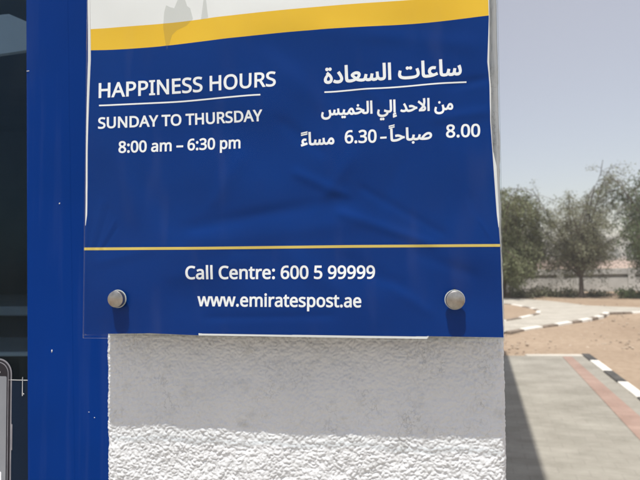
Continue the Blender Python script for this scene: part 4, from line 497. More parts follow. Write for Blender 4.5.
'ar_hours': '120,0 101,1 84,4 68,10 53,18 41,28 31,41 24,56 19,74 18,94 20,112 26,133 37,157 54,183 76,210 106,238 117,206 76,242 107,279 164,227 180,208 194,188 206,168 215,146 221,124 222,101 218,71 214,59 208,48 202,37 193,27 183,18 170,10 156,5 139,1;120,49 132,49 144,52 153,55 161,61 168,67 173,75 177,83 179,93 180,104 175,135 171,146 164,158 155,170 143,184 128,198 109,214 135,215 97,175 87,161 79,148 73,134 68,121 66,109 65,98 66,83 72,71 80,61 92,54 105,50;165,332 157,333 150,336 144,341 139,347 136,353 135,361 136,369 139,375 144,382 150,387 157,390 165,391 172,390 179,387 185,382 190,375 193,369 194,361 193,353 190,347 185,341 179,336 172,333;84,332 76,333 69,336 63,341 58,347 55,353 54,361 55,369 58,375 63,382 69,387 76,390 84,391 91,390 98,387 104,382 109,375 112,369 113,361 112,353 109,347 104,341 98,336 91,333;261,27 285,68 318,53 333,49 349,46 368,46 386,46 402,48 415,52 425,56 434,62 440,69 445,77 447,86 448,96 443,125 421,173 370,251 411,278 431,250 448,224 461,200 473,177 482,157 488,138 493,122 495,107 496,93 495,77 491,62 484,47 475,33 461,21 445,11 424,3 398,-2 368,-4 326,0 290,10;695,-3 666,-2 642,2 623,8 608,16 596,27 588,41 583,57 579,77 577,99 566,423 614,423 626,118 632,73 636,64 643,57 652,52 664,48 681,46 701,46 709,45 715,43 719,39 722,34 724,29 725,23 724,16 721,11 717,5 711,1 703,-2;695,-3 701,46 724,46 747,49 768,52 789,58 808,64 826,71 843,79 858,88 871,98 883,108 893,118 901,129 906,140 910,151 911,161 906,177 901,182 895,186 888,190 878,193 867,195 854,196 825,192 794,182 770,168 800,143 829,116 861,83 891,66 928,54 969,48 1010,46 1018,45 1024,43 1028,39 1031,34 1033,29 1034,23 1033,16 1030,11 1025,5 1019,1 1012,-2 1004,-3 982,-2 960,0 937,3 915,8 894,14 874,22 855,31 838,42 823,55 801,81 774,107 743,132 736,143 730,159 727,171 729,178 732,185 739,193 769,217 812,236 828,240 845,243 862,244 884,243 902,239 917,234 930,226 940,218 948,208 954,197 957,186 958,174 956,157 952,140 945,122 935,106 922,89 908,74 890,60 871,46 851,34 828,23 804,14 779,7 752,1 724,-2;1004,-3 1010,46 1041,48 1048,51 1055,56 1061,62 1076,97 1092,163 1137,151 1129,115 1124,77 1129,60 1133,56 1138,52 1145,49 1176,46 1205,49 1212,52 1218,56 1224,63 1229,72 1233,84 1237,99 1250,167 1295,159 1290,133 1286,102 1284,77 1288,61 1291,57 1296,53 1303,50 1338,46 1356,47 1370,51 1381,58 1388,68 1393,80 1394,96 1394,125 1392,159 1387,202 1430,205 1438,126 1442,107 1446,90 1451,77 1458,67 1466,59 1475,53 1486,49 1499,46 1514,46 1521,45 1527,43 1532,39 1535,34 1537,29 1538,23 1537,16 1534,11 1529,5 1523,1 1516,-2 1508,-3 1495,-2 1483,0 1472,3 1445,18 1426,41 1416,68 1426,64 1421,48 1414,34 1406,23 1396,14 1385,7 1373,3 1333,-3 1316,-2 1302,0 1290,4 1280,9 1271,15 1264,23 1259,33 1255,44 1252,57 1272,57 1264,42 1257,29 1248,19 1239,11 1229,5 1218,1 1169,-3 1137,2 1126,6 1117,12 1108,20 1101,31 1096,45 1093,62 1111,66 1104,47 1095,32 1086,21 1076,12 1064,6 1052,2;1508,-3 1513,46 1534,46 1549,49 1561,52 1569,58 1574,65 1576,75 1577,122 1566,423 1614,423 1626,127 1624,71 1621,56 1616,42 1608,30 1599,20 1587,12 1572,5 1555,1 1533,-2;1717,0 1705,423 1753,423 1765,0;2189,-12 2204,36 2323,40 2355,43 2382,46 2406,51 2425,57 2441,65 2454,73 2462,83 2468,95 2469,107 2469,123 2466,140 2461,159 2440,223 2485,239 2500,198 2512,156 2516,117 2515,95 2509,75 2500,57 2487,42 2469,28 2447,17 2419,8 2386,0 2346,-5 2320,-8 2291,-10 2259,-11 2225,-12;2189,-12 2155,-12 2124,-9 2096,-6 2071,0 2048,7 2029,15 2013,26 1999,38 1989,52 1981,69 1977,87 1975,108 1977,138 1984,170 1992,201 2036,190 2031,169 2026,144 2024,122 2025,102 2031,86 2039,72 2052,61 2071,52 2094,45 2124,40 2160,37 2204,36 2216,7;2287,238 2280,239 2273,242 2266,246 2262,252 2259,259 2258,267 2259,274 2262,281 2266,287 2273,292 2280,295 2287,296 2295,295 2302,292 2308,287 2313,281 2316,274 2317,267 2316,259 2313,252 2308,246 2302,242 2295,239;2206,238 2198,239 2191,242 2185,246 2180,252 2178,259 2177,267 2178,274 2180,281 2185,287 2191,292 2198,295 2206,296 2214,295 2221,292 2227,287 2232,281 2234,274 2235,267 2234,259 2232,252 2227,246 2221,242 2214,239;2718,-3 2689,-2 2665,2 2646,8 2631,16 2619,27 2611,41 2606,57 2602,77 2600,99 2589,423 2637,423 2649,118 2655,73 2659,64 2666,57 2675,52 2687,48 2704,46 2724,46 2732,45 2738,43 2742,39 2746,34 2747,29 2748,23 2747,16 2744,11 2740,5 2734,1 2727,-2;2718,-3 2724,46 2782,46 2812,48 2825,49 2800,67 2791,77 2783,87 2775,100 2769,114 2766,130 2765,147 2766,169 2772,188 2780,206 2792,222 2807,235 2824,246 2843,254 2864,259 2887,260 2916,258 2945,251 2935,205 2910,210 2887,212 2873,211 2860,208 2849,204 2839,198 2830,190 2823,181 2817,171 2814,160 2813,147 2814,137 2816,128 2820,119 2837,96 2861,79 2886,69 2909,66 2922,71 2936,75 2954,82 2982,95 2999,52 2918,23 2890,15 2860,9 2828,4 2795,0 2758,-2;3189,-3 3160,-2 3136,2 3116,8 3101,16 3090,27 3082,41 3076,57 3073,77 3071,99 3059,423 3108,423 3120,118 3125,73 3130,64 3136,57 3146,52 3158,48 3175,46 3195,46 3203,45 3209,43 3213,39 3216,34 3218,29 3219,23 3218,16 3215,11 3210,5 3204,1 3197,-2;3189,-3 3195,46 3226,48 3233,51 3240,56 3246,62 3261,97 3277,163 3322,151 3317,128 3311,102 3309,77 3310,68 3314,60 3320,54 3330,49 3343,47 3361,46 3390,49 3397,52 3403,56 3409,63 3413,72 3418,84 3422,99 3434,167 3480,159 3475,133 3471,102 3469,77 3473,61 3476,57 3481,53 3488,50 3523,46 3553,50 3561,53 3567,58 3572,65 3576,74 3578,84 3579,97 3578,113 3575,132 3569,153 3545,221 3593,239 3608,196 3619,148 3624,106 3623,89 3621,73 3617,58 3612,45 3605,34 3597,24 3588,16 3577,9 3565,4 3552,0 3538,-2 3522,-3 3505,-2 3490,0 3477,4 3466,9 3457,15 3449,23 3444,33 3440,44 3437,57 3457,57 3449,42 3441,29 3433,19 3424,11 3414,5 3402,1 3354,-3 3322,2 3311,6 3302,12 3293,20 3286,31 3281,45 3278,62 3296,66 3289,47 3280,32 3271,21 3261,12 3249,6 3237,2',
'ar_days': '186,-138 163,-137 142,-133 122,-128 102,-121 84,-112 68,-101 53,-89 41,-74 31,-58 24,-41 19,-22 18,-1 20,30 29,65 43,104 85,88 75,56 68,28 66,4 68,-16 74,-33 83,-47 95,-60 109,-70 127,-79 146,-84 166,-88 187,-89 213,-88 235,-85 255,-80 272,-73 286,-65 298,-55 308,-45 315,-34 321,-22 325,-9 327,3 328,15 324,65 314,110 301,155 349,168 362,119 368,95 373,82 378,71 383,63 389,56 396,52 403,49 430,46 451,49 457,52 463,56 468,63 473,72 478,84 482,99 494,167 539,159 535,133 530,102 528,77 532,61 535,57 541,53 547,50 582,46 600,47 614,51 625,58 632,68 637,80 638,96 638,125 636,159 631,202 675,205 683,126 686,107 690,90 696,77 702,67 710,59 719,53 730,49 743,46 758,46 766,45 772,43 776,39 779,34 781,29 782,23 781,16 778,11 774,5 768,1 760,-2 752,-3 735,-2 720,1 706,7 694,14 684,22 675,32 669,43 663,55 660,68 670,64 665,48 658,34 650,23 640,14 629,7 617,3 577,-3 560,-2 546,0 534,4 524,9 515,15 508,23 503,33 499,44 496,57 516,57 510,44 503,33 495,23 487,15 477,8 467,3 455,0 442,-2 427,-3 395,2 374,15 360,33 353,55 378,24 375,5 371,-15 365,-34 358,-53 347,-70 334,-86 318,-101 299,-113 277,-124 251,-131 220,-136;752,-3 758,46 804,50 815,54 823,60 830,67 835,77 840,89 844,104 857,168 903,159 897,135 892,109 890,87 892,71 893,66 896,61 900,57 926,49 979,46 987,45 993,43 997,39 1000,34 1002,29 1003,23 1002,16 999,11 995,5 989,1 981,-2 973,-3 916,1 903,4 892,8 884,12 877,18 872,24 868,32 861,59 879,57 859,27 851,19 843,13 833,8 799,-1;902,-115 894,-114 887,-111 881,-106 876,-100 873,-93 872,-86 873,-78 876,-71 881,-65 887,-60 894,-57 902,-56 909,-57 916,-60 922,-65 927,-71 930,-78 931,-86 930,-93 927,-100 922,-106 916,-111 909,-114;820,-115 813,-114 806,-111 799,-106 795,-100 792,-93 791,-86 792,-78 795,-71 799,-65 806,-60 813,-57 820,-56 828,-57 835,-60 841,-65 846,-71 848,-78 849,-86 848,-93 846,-100 841,-106 835,-111 828,-114;973,-3 979,46 990,46 998,49 1006,53 1012,59 1018,66 1025,76 1048,121 1077,167 1105,196 1132,210 1155,215 1167,214 1179,211 1190,206 1200,199 1209,189 1219,177 1228,162 1237,143 1247,121 1271,72 1279,62 1286,55 1294,51 1322,46 1329,45 1335,43 1340,39 1343,34 1345,29 1346,23 1345,16 1342,11 1337,5 1331,1 1324,-2 1316,-3 1301,-2 1287,0 1274,5 1261,11 1251,19 1241,29 1250,41 1245,30 1239,20 1232,12 1224,5 1216,-1 1207,-6 1178,-11 1165,-10 1152,-8 1138,-3 1125,3 1112,11 1099,21 1087,32 1076,44 1066,57 1056,40 1046,27 1036,17 1027,9 1017,4 1008,1;1088,102 1110,73 1133,52 1157,41 1178,37 1190,38 1201,43 1208,52 1213,63 1212,77 1207,93 1197,120 1184,144 1170,161 1164,164 1158,166 1151,167 1132,161 1112,141;1694,-3 1648,0 1635,3 1622,7 1611,12 1600,19 1591,28 1583,38 1576,51 1570,66 1566,83 1600,104 1606,89 1612,77 1619,68 1628,60 1638,54 1650,50 1699,46 1707,45 1713,43 1718,39 1721,34 1723,29 1723,23 1722,16 1719,11 1715,5 1709,1 1702,-2;1316,-3 1321,46 1382,50 1440,64 1495,86 1545,115 1509,139 1465,154 1414,160 1397,159 1380,157 1361,154 1352,199 1384,206 1414,209 1434,208 1453,205 1470,201 1515,183 1554,162 1589,144 1601,140 1613,137 1625,136 1637,136 1641,94 1625,93 1609,90 1595,87 1553,68 1510,45 1460,22 1397,4 1373,0 1346,-2;1409,270 1401,271 1394,274 1388,278 1383,284 1380,291 1379,299 1380,306 1383,313 1388,320 1394,324 1401,327 1409,328 1417,327 1423,324 1429,320 1434,313 1437,306 1438,299 1437,291 1434,284 1429,278 1423,274 1417,271;1694,-3 1699,46 1719,46 1735,49 1746,52 1754,58 1759,65 1762,75 1763,122 1752,423 1800,423 1811,127 1809,71 1806,56 1801,42 1794,30 1785,20 1773,12 1758,5 1740,1 1719,-2;1902,0 1890,423 1938,423 1950,0;2161,-1 2163,30 2172,65 2186,104 2228,88 2218,56 2211,28 2209,4 2210,-12 2214,-26 2220,-39 2228,-50 2239,-59 2251,-68 2264,-74 2279,-80 2295,-84 2349,-90 2372,-89 2393,-87 2413,-84 2433,-79 2450,-73 2466,-67 2480,-59 2492,-51 2502,-42 2509,-32 2514,-22 2515,-12 2509,2 2491,15 2463,26 2425,38 2436,87 2491,67 2532,55 2563,48 2585,46 2593,45 2599,43 2603,39 2606,34 2608,29 2609,23 2608,16 2605,11 2600,5 2594,1 2587,-2 2579,-3 2572,-3 2565,-3 2557,-3 2559,-12 2560,-20 2558,-35 2553,-49 2544,-63 2533,-76 2518,-89 2500,-100 2480,-111 2456,-120 2430,-127 2401,-133 2370,-136 2336,-138 2306,-136 2277,-131 2249,-122 2224,-111 2203,-96 2185,-77 2171,-55 2163,-30;2379,-250 2371,-249 2364,-246 2358,-241 2353,-235 2350,-228 2349,-221 2350,-213 2353,-206 2358,-200 2364,-195 2371,-192 2379,-191 2386,-192 2393,-195 2399,-200 2404,-206 2407,-213 2408,-221 2407,-228 2404,-235 2399,-241 2393,-246 2386,-249;2298,-250 2290,-249 2283,-246 2277,-241 2272,-235 2269,-228 2268,-221 2269,-213 2272,-206 2277,-200 2283,-195 2290,-192 2298,-191 2305,-192 2312,-195 2318,-200 2323,-206 2326,-213 2327,-221 2326,-228 2323,-235 2318,-241 2312,-246 2305,-249;2579,-3 2584,46 2605,46 2621,49 2632,52 2640,58 2645,65 2648,75 2648,122 2637,423 2685,423 2697,127 2695,71 2692,56 2687,42 2680,30 2670,20 2658,12 2643,5 2626,1 2604,-2;2788,0 2776,423 2824,423 2836,0;2772,-180 2765,-148 2790,-142 2811,-136 2808,-149 2798,-144 2788,-138 2779,-129 2771,-118 2766,-106 2765,-94 2766,-82 2768,-72 2773,-64 2780,-56 2787,-50 2796,-46 2805,-42 2815,-40 2826,-40 2840,-41 2854,-44 2849,-74 2838,-72 2826,-71 2817,-71 2810,-73 2804,-76 2800,-80 2798,-86 2797,-92 2798,-100 2800,-107 2805,-113 2823,-127 2840,-132 2816,-135 2846,-126 2871,-117 2880,-148 2847,-159 2808,-170;3156,46 3174,46 3190,48 3203,52 3214,56 3222,62 3229,69 3233,77 3236,86 3237,96 3230,124 3213,162 3189,205 3159,251 3200,278 3240,212 3269,154 3288,103 3294,87 3300,74 3307,65 3314,57 3321,52 3328,49 3349,46 3357,45 3363,43 3368,39 3371,34 3373,29 3373,23 3373,16 3370,11 3365,5 3359,1 3352,-2 3344,-3 3331,-2 3318,0 3306,4 3294,10 3283,19 3273,29 3265,41 3259,56 3254,74 3278,93 3277,77 3274,62 3268,47 3259,33 3247,21 3231,11 3211,3 3186,-2 3156,-4 3115,0 3078,10 3049,27 3073,68 3106,53 3121,49 3138,46;3344,-3 3349,46 3410,50 3468,64 3523,86 3573,115 3537,139 3493,154 3442,160 3424,159 3408,157 3389,154 3379,199 3411,206 3442,209 3462,208 3481,205 3498,201 3543,183 3582,162 3617,144 3629,140 3641,137 3653,136 3665,136 3669,94 3653,93 3637,90 3622,87 3581,68 3538,45 3488,22 3425,4 3401,0 3373,-2;3926,318 3924,349 3920,386 3915,417 3966,423 3970,392 3973,354 3975,322 3971,267 3959,214 3937,164 3929,151 3918,133 3904,115 3889,98 3871,81 3852,64 3832,49 3906,49 3919,49 3929,51 3937,54 3944,57 3948,62 3952,67 3956,85 3953,96 3947,110 3936,125 3922,141 3904,159 3883,178 3807,240 3717,306 3745,346 3841,273 3913,213 3962,163 3973,148 3983,134 3990,120 3995,107 3998,93 3999,80 3995,53 3991,44 3986,35 3980,27 3971,19 3961,13 3949,7 3934,3 3917,1 3897,0 3761,0 3761,48 3785,65 3806,83 3825,100 3843,117 3858,133 3880,161 3897,190 3910,220 3919,251 3924,283;4092,0 4081,423 4129,423 4140,0;4351,-1 4357,47 4376,104 4418,88 4404,42 4400,4 4401,-17 4407,-35 4416,-49 4428,-62 4443,-72 4460,-79 4479,-85 4499,-88 4520,-89 4546,-88 4568,-85 4588,-80 4605,-74 4619,-66 4631,-57 4641,-47 4649,-35 4654,-23 4658,-11 4660,2 4661,15 4657,65 4647,110 4634,155 4682,168 4692,132 4697,110 4701,95 4706,82 4712,71 4718,63 4726,56 4734,52 4743,49 4772,46 4779,45 4785,43 4790,39 4793,34 4795,29 4795,23 4795,16 4792,11 4787,5 4781,1 4774,-2 4766,-3 4750,-2 4736,1 4724,6 4714,12 4706,19 4699,27 4693,36 4689,45 4686,55 4711,24 4709,4 4705,-15 4699,-35 4691,-53 4681,-71 4668,-87 4652,-101 4633,-114 4610,-124 4584,-131 4553,-136 4519,-138 4497,-137 4475,-134 4455,-129 4435,-123 4417,-114 4401,-104 4387,-92 4374,-78 4364,-61 4357,-43 4352,-23;4530,236 4522,237 4515,240 4509,245 4504,251 4501,257 4500,265 4501,273 4504,279 4509,286 4515,291 4522,294 4530,295 4537,294 4544,291 4550,286 4555,279 4558,273 4559,265 4558,257 4555,251 4550,245 4544,240 4537,237;4766,-3 4772,46 4782,46 4792,49 4800,53 4807,59 4814,66 4822,76 4845,121 4856,144 4867,163 4879,178 4890,190 4901,199 4913,205 4924,209 4935,211 4946,212 4959,211 4972,208 4983,202 4994,194 5004,185 5014,174 5022,162 5029,150 5034,137 5038,123 5041,109 5041,96 5040,74 5036,55 5029,39 5020,27 5009,17 4997,9 4984,4 4971,1 4957,0 4910,7 4889,14 4865,26 4838,43 4861,81 4879,70 4897,61 4913,55 4952,49 4963,49 4972,51 4979,54 4985,57 4990,62 4994,68 4999,90 4998,101 4995,112 4991,124 4984,135 4977,144 4969,152 4961,159 4952,162 4943,164 4922,158 4915,153 4908,145 4901,136 4877,90 4850,39 4841,27 4833,18 4824,11 4815,6 4806,2 4797,0',
'eight': '229,581 261,579 291,574 318,565 341,553 362,538 378,519 390,497 398,472 400,443 399,421 394,401 385,383 374,367 361,352 346,338 329,325 310,314 291,303 314,291 335,279 355,265 373,250 389,234 401,216 411,196 417,173 419,148 416,118 408,90 395,65 378,44 356,26 330,11 300,1 267,-6 231,-8 192,-6 157,0 126,10 100,24 78,42 61,63 49,87 42,115 39,146 41,171 47,194 56,214 68,232 82,249 99,264 118,277 138,289 158,299 140,310 123,322 107,336 93,350 81,366 71,383 64,401 59,422 58,444 60,472 68,497 80,518 97,537 117,552 141,565 168,573 197,579;108,145 112,119 121,96 138,76 161,60 192,51 229,48 265,51 295,60 319,76 336,96 346,120 350,148 348,166 343,182 335,197 324,211 310,223 293,235 274,246 253,256 229,265 217,270 194,260 174,249 157,237 142,225 130,212 121,197 114,182 110,164;228,524 200,521 176,514 155,502 139,486 130,466 127,441 128,422 133,406 141,391 151,379 164,367 179,357 232,330 282,357 296,367 307,379 317,392 325,406 329,423 330,441 327,466 318,486 302,502 282,514 257,521;516,43 518,61 523,75 531,85 541,92 553,96 565,97 579,96 590,92 601,85 609,75 614,61 616,43 614,26 609,12 601,2 590,-6 579,-10 565,-11 553,-10 541,-6 531,2 523,12 518,26;1093,287 1093,260 1091,234 1089,209 1086,185 1083,163 1074,128 1063,97 1049,70 1033,47 1013,27 990,12 964,1 935,-6 902,-8 862,-4 826,8 796,27 770,54 749,88 733,129 726,156 720,186 716,217 714,251 713,287 714,323 716,357 720,389 725,418 732,446 747,486 767,520 792,547 823,566 860,578 902,581 943,578 978,566 1009,547 1035,520 1056,486 1072,446 1080,418 1086,389 1090,357 1092,323;783,287 784,257 785,228 788,202 791,178 795,156 804,125 817,98 833,78 852,64 875,55 902,52 929,55 952,64 972,78 987,98 1000,124 1010,156 1014,178 1017,202 1020,228 1021,257 1022,287 1021,317 1020,346 1017,372 1014,396 1010,417 1000,449 987,475 972,495 952,510 929,518 902,521 875,518 852,510 833,495 817,475 804,449 795,417 791,396 788,372 785,346 784,317;1552,287 1551,260 1550,234 1548,209 1545,185 1541,163 1533,128 1522,97 1508,70 1491,47 1471,27 1449,12 1423,1 1393,-6 1361,-8 1321,-4 1285,8 1255,27 1229,54 1208,88 1192,129 1185,156 1179,186 1175,217 1172,251 1172,287 1172,323 1175,357 1178,389 1184,418 1190,446 1206,486 1226,520 1251,547 1282,566 1318,578 1361,581 1401,578 1437,566 1468,547 1493,520 1515,486 1531,446 1538,418 1544,389 1548,357 1551,323;1242,287 1243,257 1244,228 1246,202 1250,178 1254,156 1263,125 1276,98 1291,78 1311,64 1334,55 1361,52 1388,55 1411,64 1430,78 1446,98 1459,124 1468,156 1473,178 1476,202 1478,228 1480,257 1480,287 1480,317 1478,346 1476,372 1473,396 1468,417 1459,449 1446,475 1430,495 1411,510 1388,518 1361,521 1334,518 1311,510 1291,495 1276,475 1263,449 1254,417 1250,396 1246,372 1244,346 1243,317',
'six': '44,245 45,278 47,310 51,342 57,374 64,404 75,433 87,461 103,486 121,510 143,530 168,548 196,562 228,572 265,578 306,581 344,579 377,573 377,513 344,520 308,523 273,521 242,515 216,504 193,491 173,474 158,454 145,431 134,407 127,380 121,352 117,322 115,291 119,291 128,303 138,315 150,326 163,335 178,343 194,350 213,355 233,357 255,358 287,356 316,349 342,338 365,322 384,303 400,279 412,251 419,220 421,184 419,147 411,112 399,82 382,55 361,33 336,15 307,2 275,-5 239,-8 212,-6 187,-1 163,7 140,19 119,35 101,54 84,76 70,103 59,133 51,166 46,204;238,51 270,55 297,66 320,84 337,109 348,143 351,184 348,218 339,247 324,271 302,289 274,300 241,303 217,301 195,296 175,287 157,276 143,263 131,248 122,232 117,215 115,198 116,181 119,163 123,146 129,129 137,114 146,99 158,85 170,74 185,64 201,57 219,53;516,43 518,61 523,75 531,85 541,92 553,96 565,97 579,96 590,92 601,85 609,75 614,61 616,43 614,26 609,12 601,2 590,-6 579,-10 565,-11 553,-10 541,-6 531,2 523,12 518,26;1069,439 1067,414 1063,392 1055,372 1044,355 1030,339 1013,326 994,316 973,307 950,302 950,298 992,290 1027,276 1053,255 1072,229 1083,198 1087,163 1084,131 1076,101 1063,74 1045,50 1021,30 992,14 971,6 948,0 923,-5 896,-7 867,-8 838,-7 810,-5 783,-1 758,5 734,13 710,23 710,89 734,78 760,69 787,61 815,56 842,52 868,51 914,55 951,65 979,81 998,104 1009,132 1013,164 1011,187 1004,206 994,223 980,236 961,247 939,255 913,261 885,264 852,265 797,265 797,326 853,326 883,327 909,332 932,339 952,350 968,362 980,377 989,394 995,413 997,434 994,460 984,481 969,498 948,511 922,519 893,521 873,521 854,519 837,515 791,498 748,473 713,521 735,537 760,550 789,563 820,573 855,579 892,581 926,579 956,574 983,566 1006,555 1025,540 1050,511 1064,477;1552,287 1551,260 1550,234 1548,209 1545,185 1541,163 1533,128 1522,97 1508,70 1491,47 1471,27 1449,12 1423,1 1393,-6 1361,-8 1321,-4 1285,8 1255,27 1229,54 1208,88 1192,129 1185,156 1179,186 1175,217 1172,251 1172,287 1172,323 1175,357 1178,389 1184,418 1190,446 1206,486 1226,520 1251,547 1282,566 1318,578 1361,581 1401,578 1437,566 1468,547 1493,520 1515,486 1531,446 1538,418 1544,389 1548,357 1551,323;1242,287 1243,257 1244,228 1246,202 1250,178 1254,156 1263,125 1276,98 1291,78 1311,64 1334,55 1361,52 1388,55 1411,64 1430,78 1446,98 1459,124 1468,156 1473,178 1476,202 1478,228 1480,257 1480,287 1480,317 1478,346 1476,372 1473,396 1468,417 1459,449 1446,475 1430,495 1411,510 1388,518 1361,521 1334,518 1311,510 1291,495 1276,475 1263,449 1254,417 1250,396 1246,372 1244,346 1243,317',
'ar_am': '172,-3 143,-2 119,2 100,8 85,16 73,27 65,41 60,57 56,77 55,99 43,423 91,423 103,118 109,73 113,64 120,57 129,52 141,48 158,46 178,46 186,45 192,43 197,39 200,34 202,29 202,23 201,16 198,11 194,5 188,1 181,-2;172,-3 178,46 238,50 296,64 351,86 401,115 366,139 322,154 271,160 253,159 237,157 218,154 208,199 240,206 271,209 291,208 309,205 327,201 372,183 410,162 446,144 457,140 469,137 481,136 494,136 498,94 481,93 466,90 451,87 409,68 366,45 317,22 254,4 229,0 202,-2;694,-3 665,-2 641,2 622,8 606,16 595,27 587,41 581,57 578,77 576,99 564,423 613,423 625,118 630,73 635,64 641,57 651,52 663,48 680,46 700,46 708,45 714,43 718,39 721,34 723,29 724,23 723,16 720,11 715,5 709,1 702,-2;694,-3 700,46 739,50 748,54 755,60 761,67 774,104 787,168 833,159 828,135 822,109 820,87 826,66 831,60 838,55 849,51 863,48 881,46 903,46 911,45 917,43 921,39 925,34 926,29 927,23 926,16 923,11 919,5 913,1 906,-2 897,-3 874,-2 853,0 837,4 824,9 813,16 805,25 799,35 794,46 791,59 809,57 789,27 765,8 734,-1;795,-113 787,-112 780,-109 774,-105 769,-99 766,-92 765,-84 766,-77 769,-70 774,-63 780,-58 787,-56 795,-55 802,-56 809,-58 815,-63 820,-70 823,-77 824,-84 823,-92 820,-99 815,-105 809,-109 802,-112;1184,-11 1097,-7 1075,-4 1056,0 1040,5 1026,10 1015,17 1007,24 1000,33 995,42 991,53 1005,57 995,40 984,27 973,16 961,9 949,4 937,0 897,-3 903,46 916,46 928,48 937,52 946,56 953,63 959,71 975,107 989,163 1032,152 1025,126 1021,104 1020,90 1020,81 1022,73 1026,66 1032,59 1040,54 1051,49 1065,46 1083,43 1104,41 1195,38 1265,43 1284,46 1302,51 1317,57 1330,64 1341,72 1349,81 1355,91 1359,102 1360,114 1360,122 1358,131 1354,140 1349,148 1342,155 1334,161 1324,166 1312,169 1298,170 1279,168 1260,164 1241,155 1223,145 1205,132 1188,118 1143,73 1111,33 1060,34 1105,98 1123,119 1143,138 1163,157 1185,175 1207,189 1230,202 1253,211 1277,217 1301,219 1322,217 1341,213 1357,205 1372,195 1384,184 1393,170 1400,154 1405,137 1406,119 1404,96 1397,74 1386,54 1369,36 1346,20 1317,7 1296,1 1272,-4 1246,-8 1216,-10',
'ar_pm': '98,28 74,39 54,57 39,83 34,114 35,134 40,151 48,166 58,180 70,191 84,199 100,205 117,209 135,210 156,208 179,203 171,159 152,163 135,164 123,163 113,161 105,157 97,152 91,146 87,139 83,132 81,123 81,114 82,102 86,91 92,80 100,71 109,63 119,56 130,51 140,48 150,47;24,-34 10,11 67,25 136,47 205,73 223,30 180,13 125,-5 70,-22;416,-3 387,-2 363,2 344,8 328,16 317,27 309,41 303,57 300,77 298,99 286,423 335,423 347,118 352,73 357,64 363,57 373,52 385,48 402,46 422,46 430,45 436,43 440,39 443,34 445,29 446,23 445,16 442,11 437,5 431,1 424,-2;416,-3 422,46 453,48 460,51 467,56 473,62 488,97 504,163 549,151 541,115 536,77 541,60 545,56 550,52 557,49 588,46 617,49 624,52 630,56 636,63 641,72 645,84 649,99 662,167 707,159 702,133 698,102 696,77 700,61 703,57 708,53 715,50 750,46 768,47 782,51 793,58 800,68 805,80 806,96 806,125 803,159 799,202 842,205 850,126 854,107 858,90 863,77 870,67 878,59 887,53 898,49 911,46 926,46 933,45 939,43 944,39 947,34 949,29 950,23 949,16 946,11 941,5 935,1 928,-2 920,-3 907,-2 895,0 884,3 857,18 838,41 828,68 838,64 833,48 826,34 818,23 808,14 797,7 785,3 745,-3 728,-2 714,0 702,4 692,9 683,15 676,23 671,33 667,44 664,57 684,57 676,42 669,29 660,19 651,11 641,5 630,1 581,-3 549,2 538,6 529,12 520,20 513,31 508,45 505,62 523,66 516,47 507,32 498,21 488,12 476,6 464,2;920,-3 926,46 936,46 946,49 954,53 961,59 969,66 976,76 999,121 1010,144 1022,163 1033,178 1044,190 1055,199 1067,205 1078,209 1089,211 1100,212 1113,211 1126,208 1138,202 1149,194 1159,185 1168,174 1176,162 1183,150 1188,137 1192,123 1195,109 1196,96 1194,74 1190,55 1183,39 1174,27 1164,17 1151,9 1138,4 1125,1 1111,0 1064,7 1043,14 1019,26 992,43 1015,81 1034,70 1051,61 1067,55 1106,49 1117,49 1126,51 1133,54 1139,57 1144,62 1148,68 1153,90 1152,101 1149,112 1145,124 1139,135 1132,144 1124,152 1115,159 1106,162 1097,164 1076,158 1069,153 1062,145 1055,136 1031,90 1004,39 995,27 987,18 978,11 969,6 960,2 951,0',
'tanwin': '24,419 24,452 156,491 156,458;24,357 24,390 156,429 156,395',
}

# ------------------------------------------------------------------ the building
H = 5.3
RECESS = -.012                               # the blue frame stands 12 mm behind the stucco
aL = WP(105.5, 410, 0)[0]
aR = WP(507.5, 410, 0)[0]
# edges of the stucco as (top, bottom) positions that follow the photograph's slight lean
def lean(x0, y0, x1, y1, d):
    (A0, Z0), (A1, Z1) = WP(x0, y0, d), WP(x1, y1, d)
    return lambda z: A0 + (A1 - A0) * (np.clip(z, .9, 2.2) - Z0) / (Z1 - Z0)
edgeL = lean(104.8, 340, 106.2, 480, 0)
edgeR = lean(498.4, 0, 508.6, 480, 0)
BLD = empty('post_office_building', W(0, 0, 0), 'white stuccoed office building with blue window frame behind the notice', 'building')
def child(o):
    o.parent = BLD
    o.matrix_parent_inverse = BLD.matrix_world.inverted()
    return o
bpy.context.view_layer.update()

STUCCO_RELIEF = .66
# splatter-coat relief: band-limited noise folded into rounded lumps with creases between them
rng = np.random.default_rng(11)
NT, CELL = 512, .0009
fx = np.fft.fftfreq(NT, CELL)
FR = np.hypot(*np.meshgrid(fx, fx))
def band(wl, width):
    f0 = 1 / wl
    g = np.exp(-((FR - f0) / (f0 * width)) ** 2)
    x = np.fft.ifft2(np.fft.fft2(rng.normal(size=(NT, NT))) * g).real
    return x / x.std()
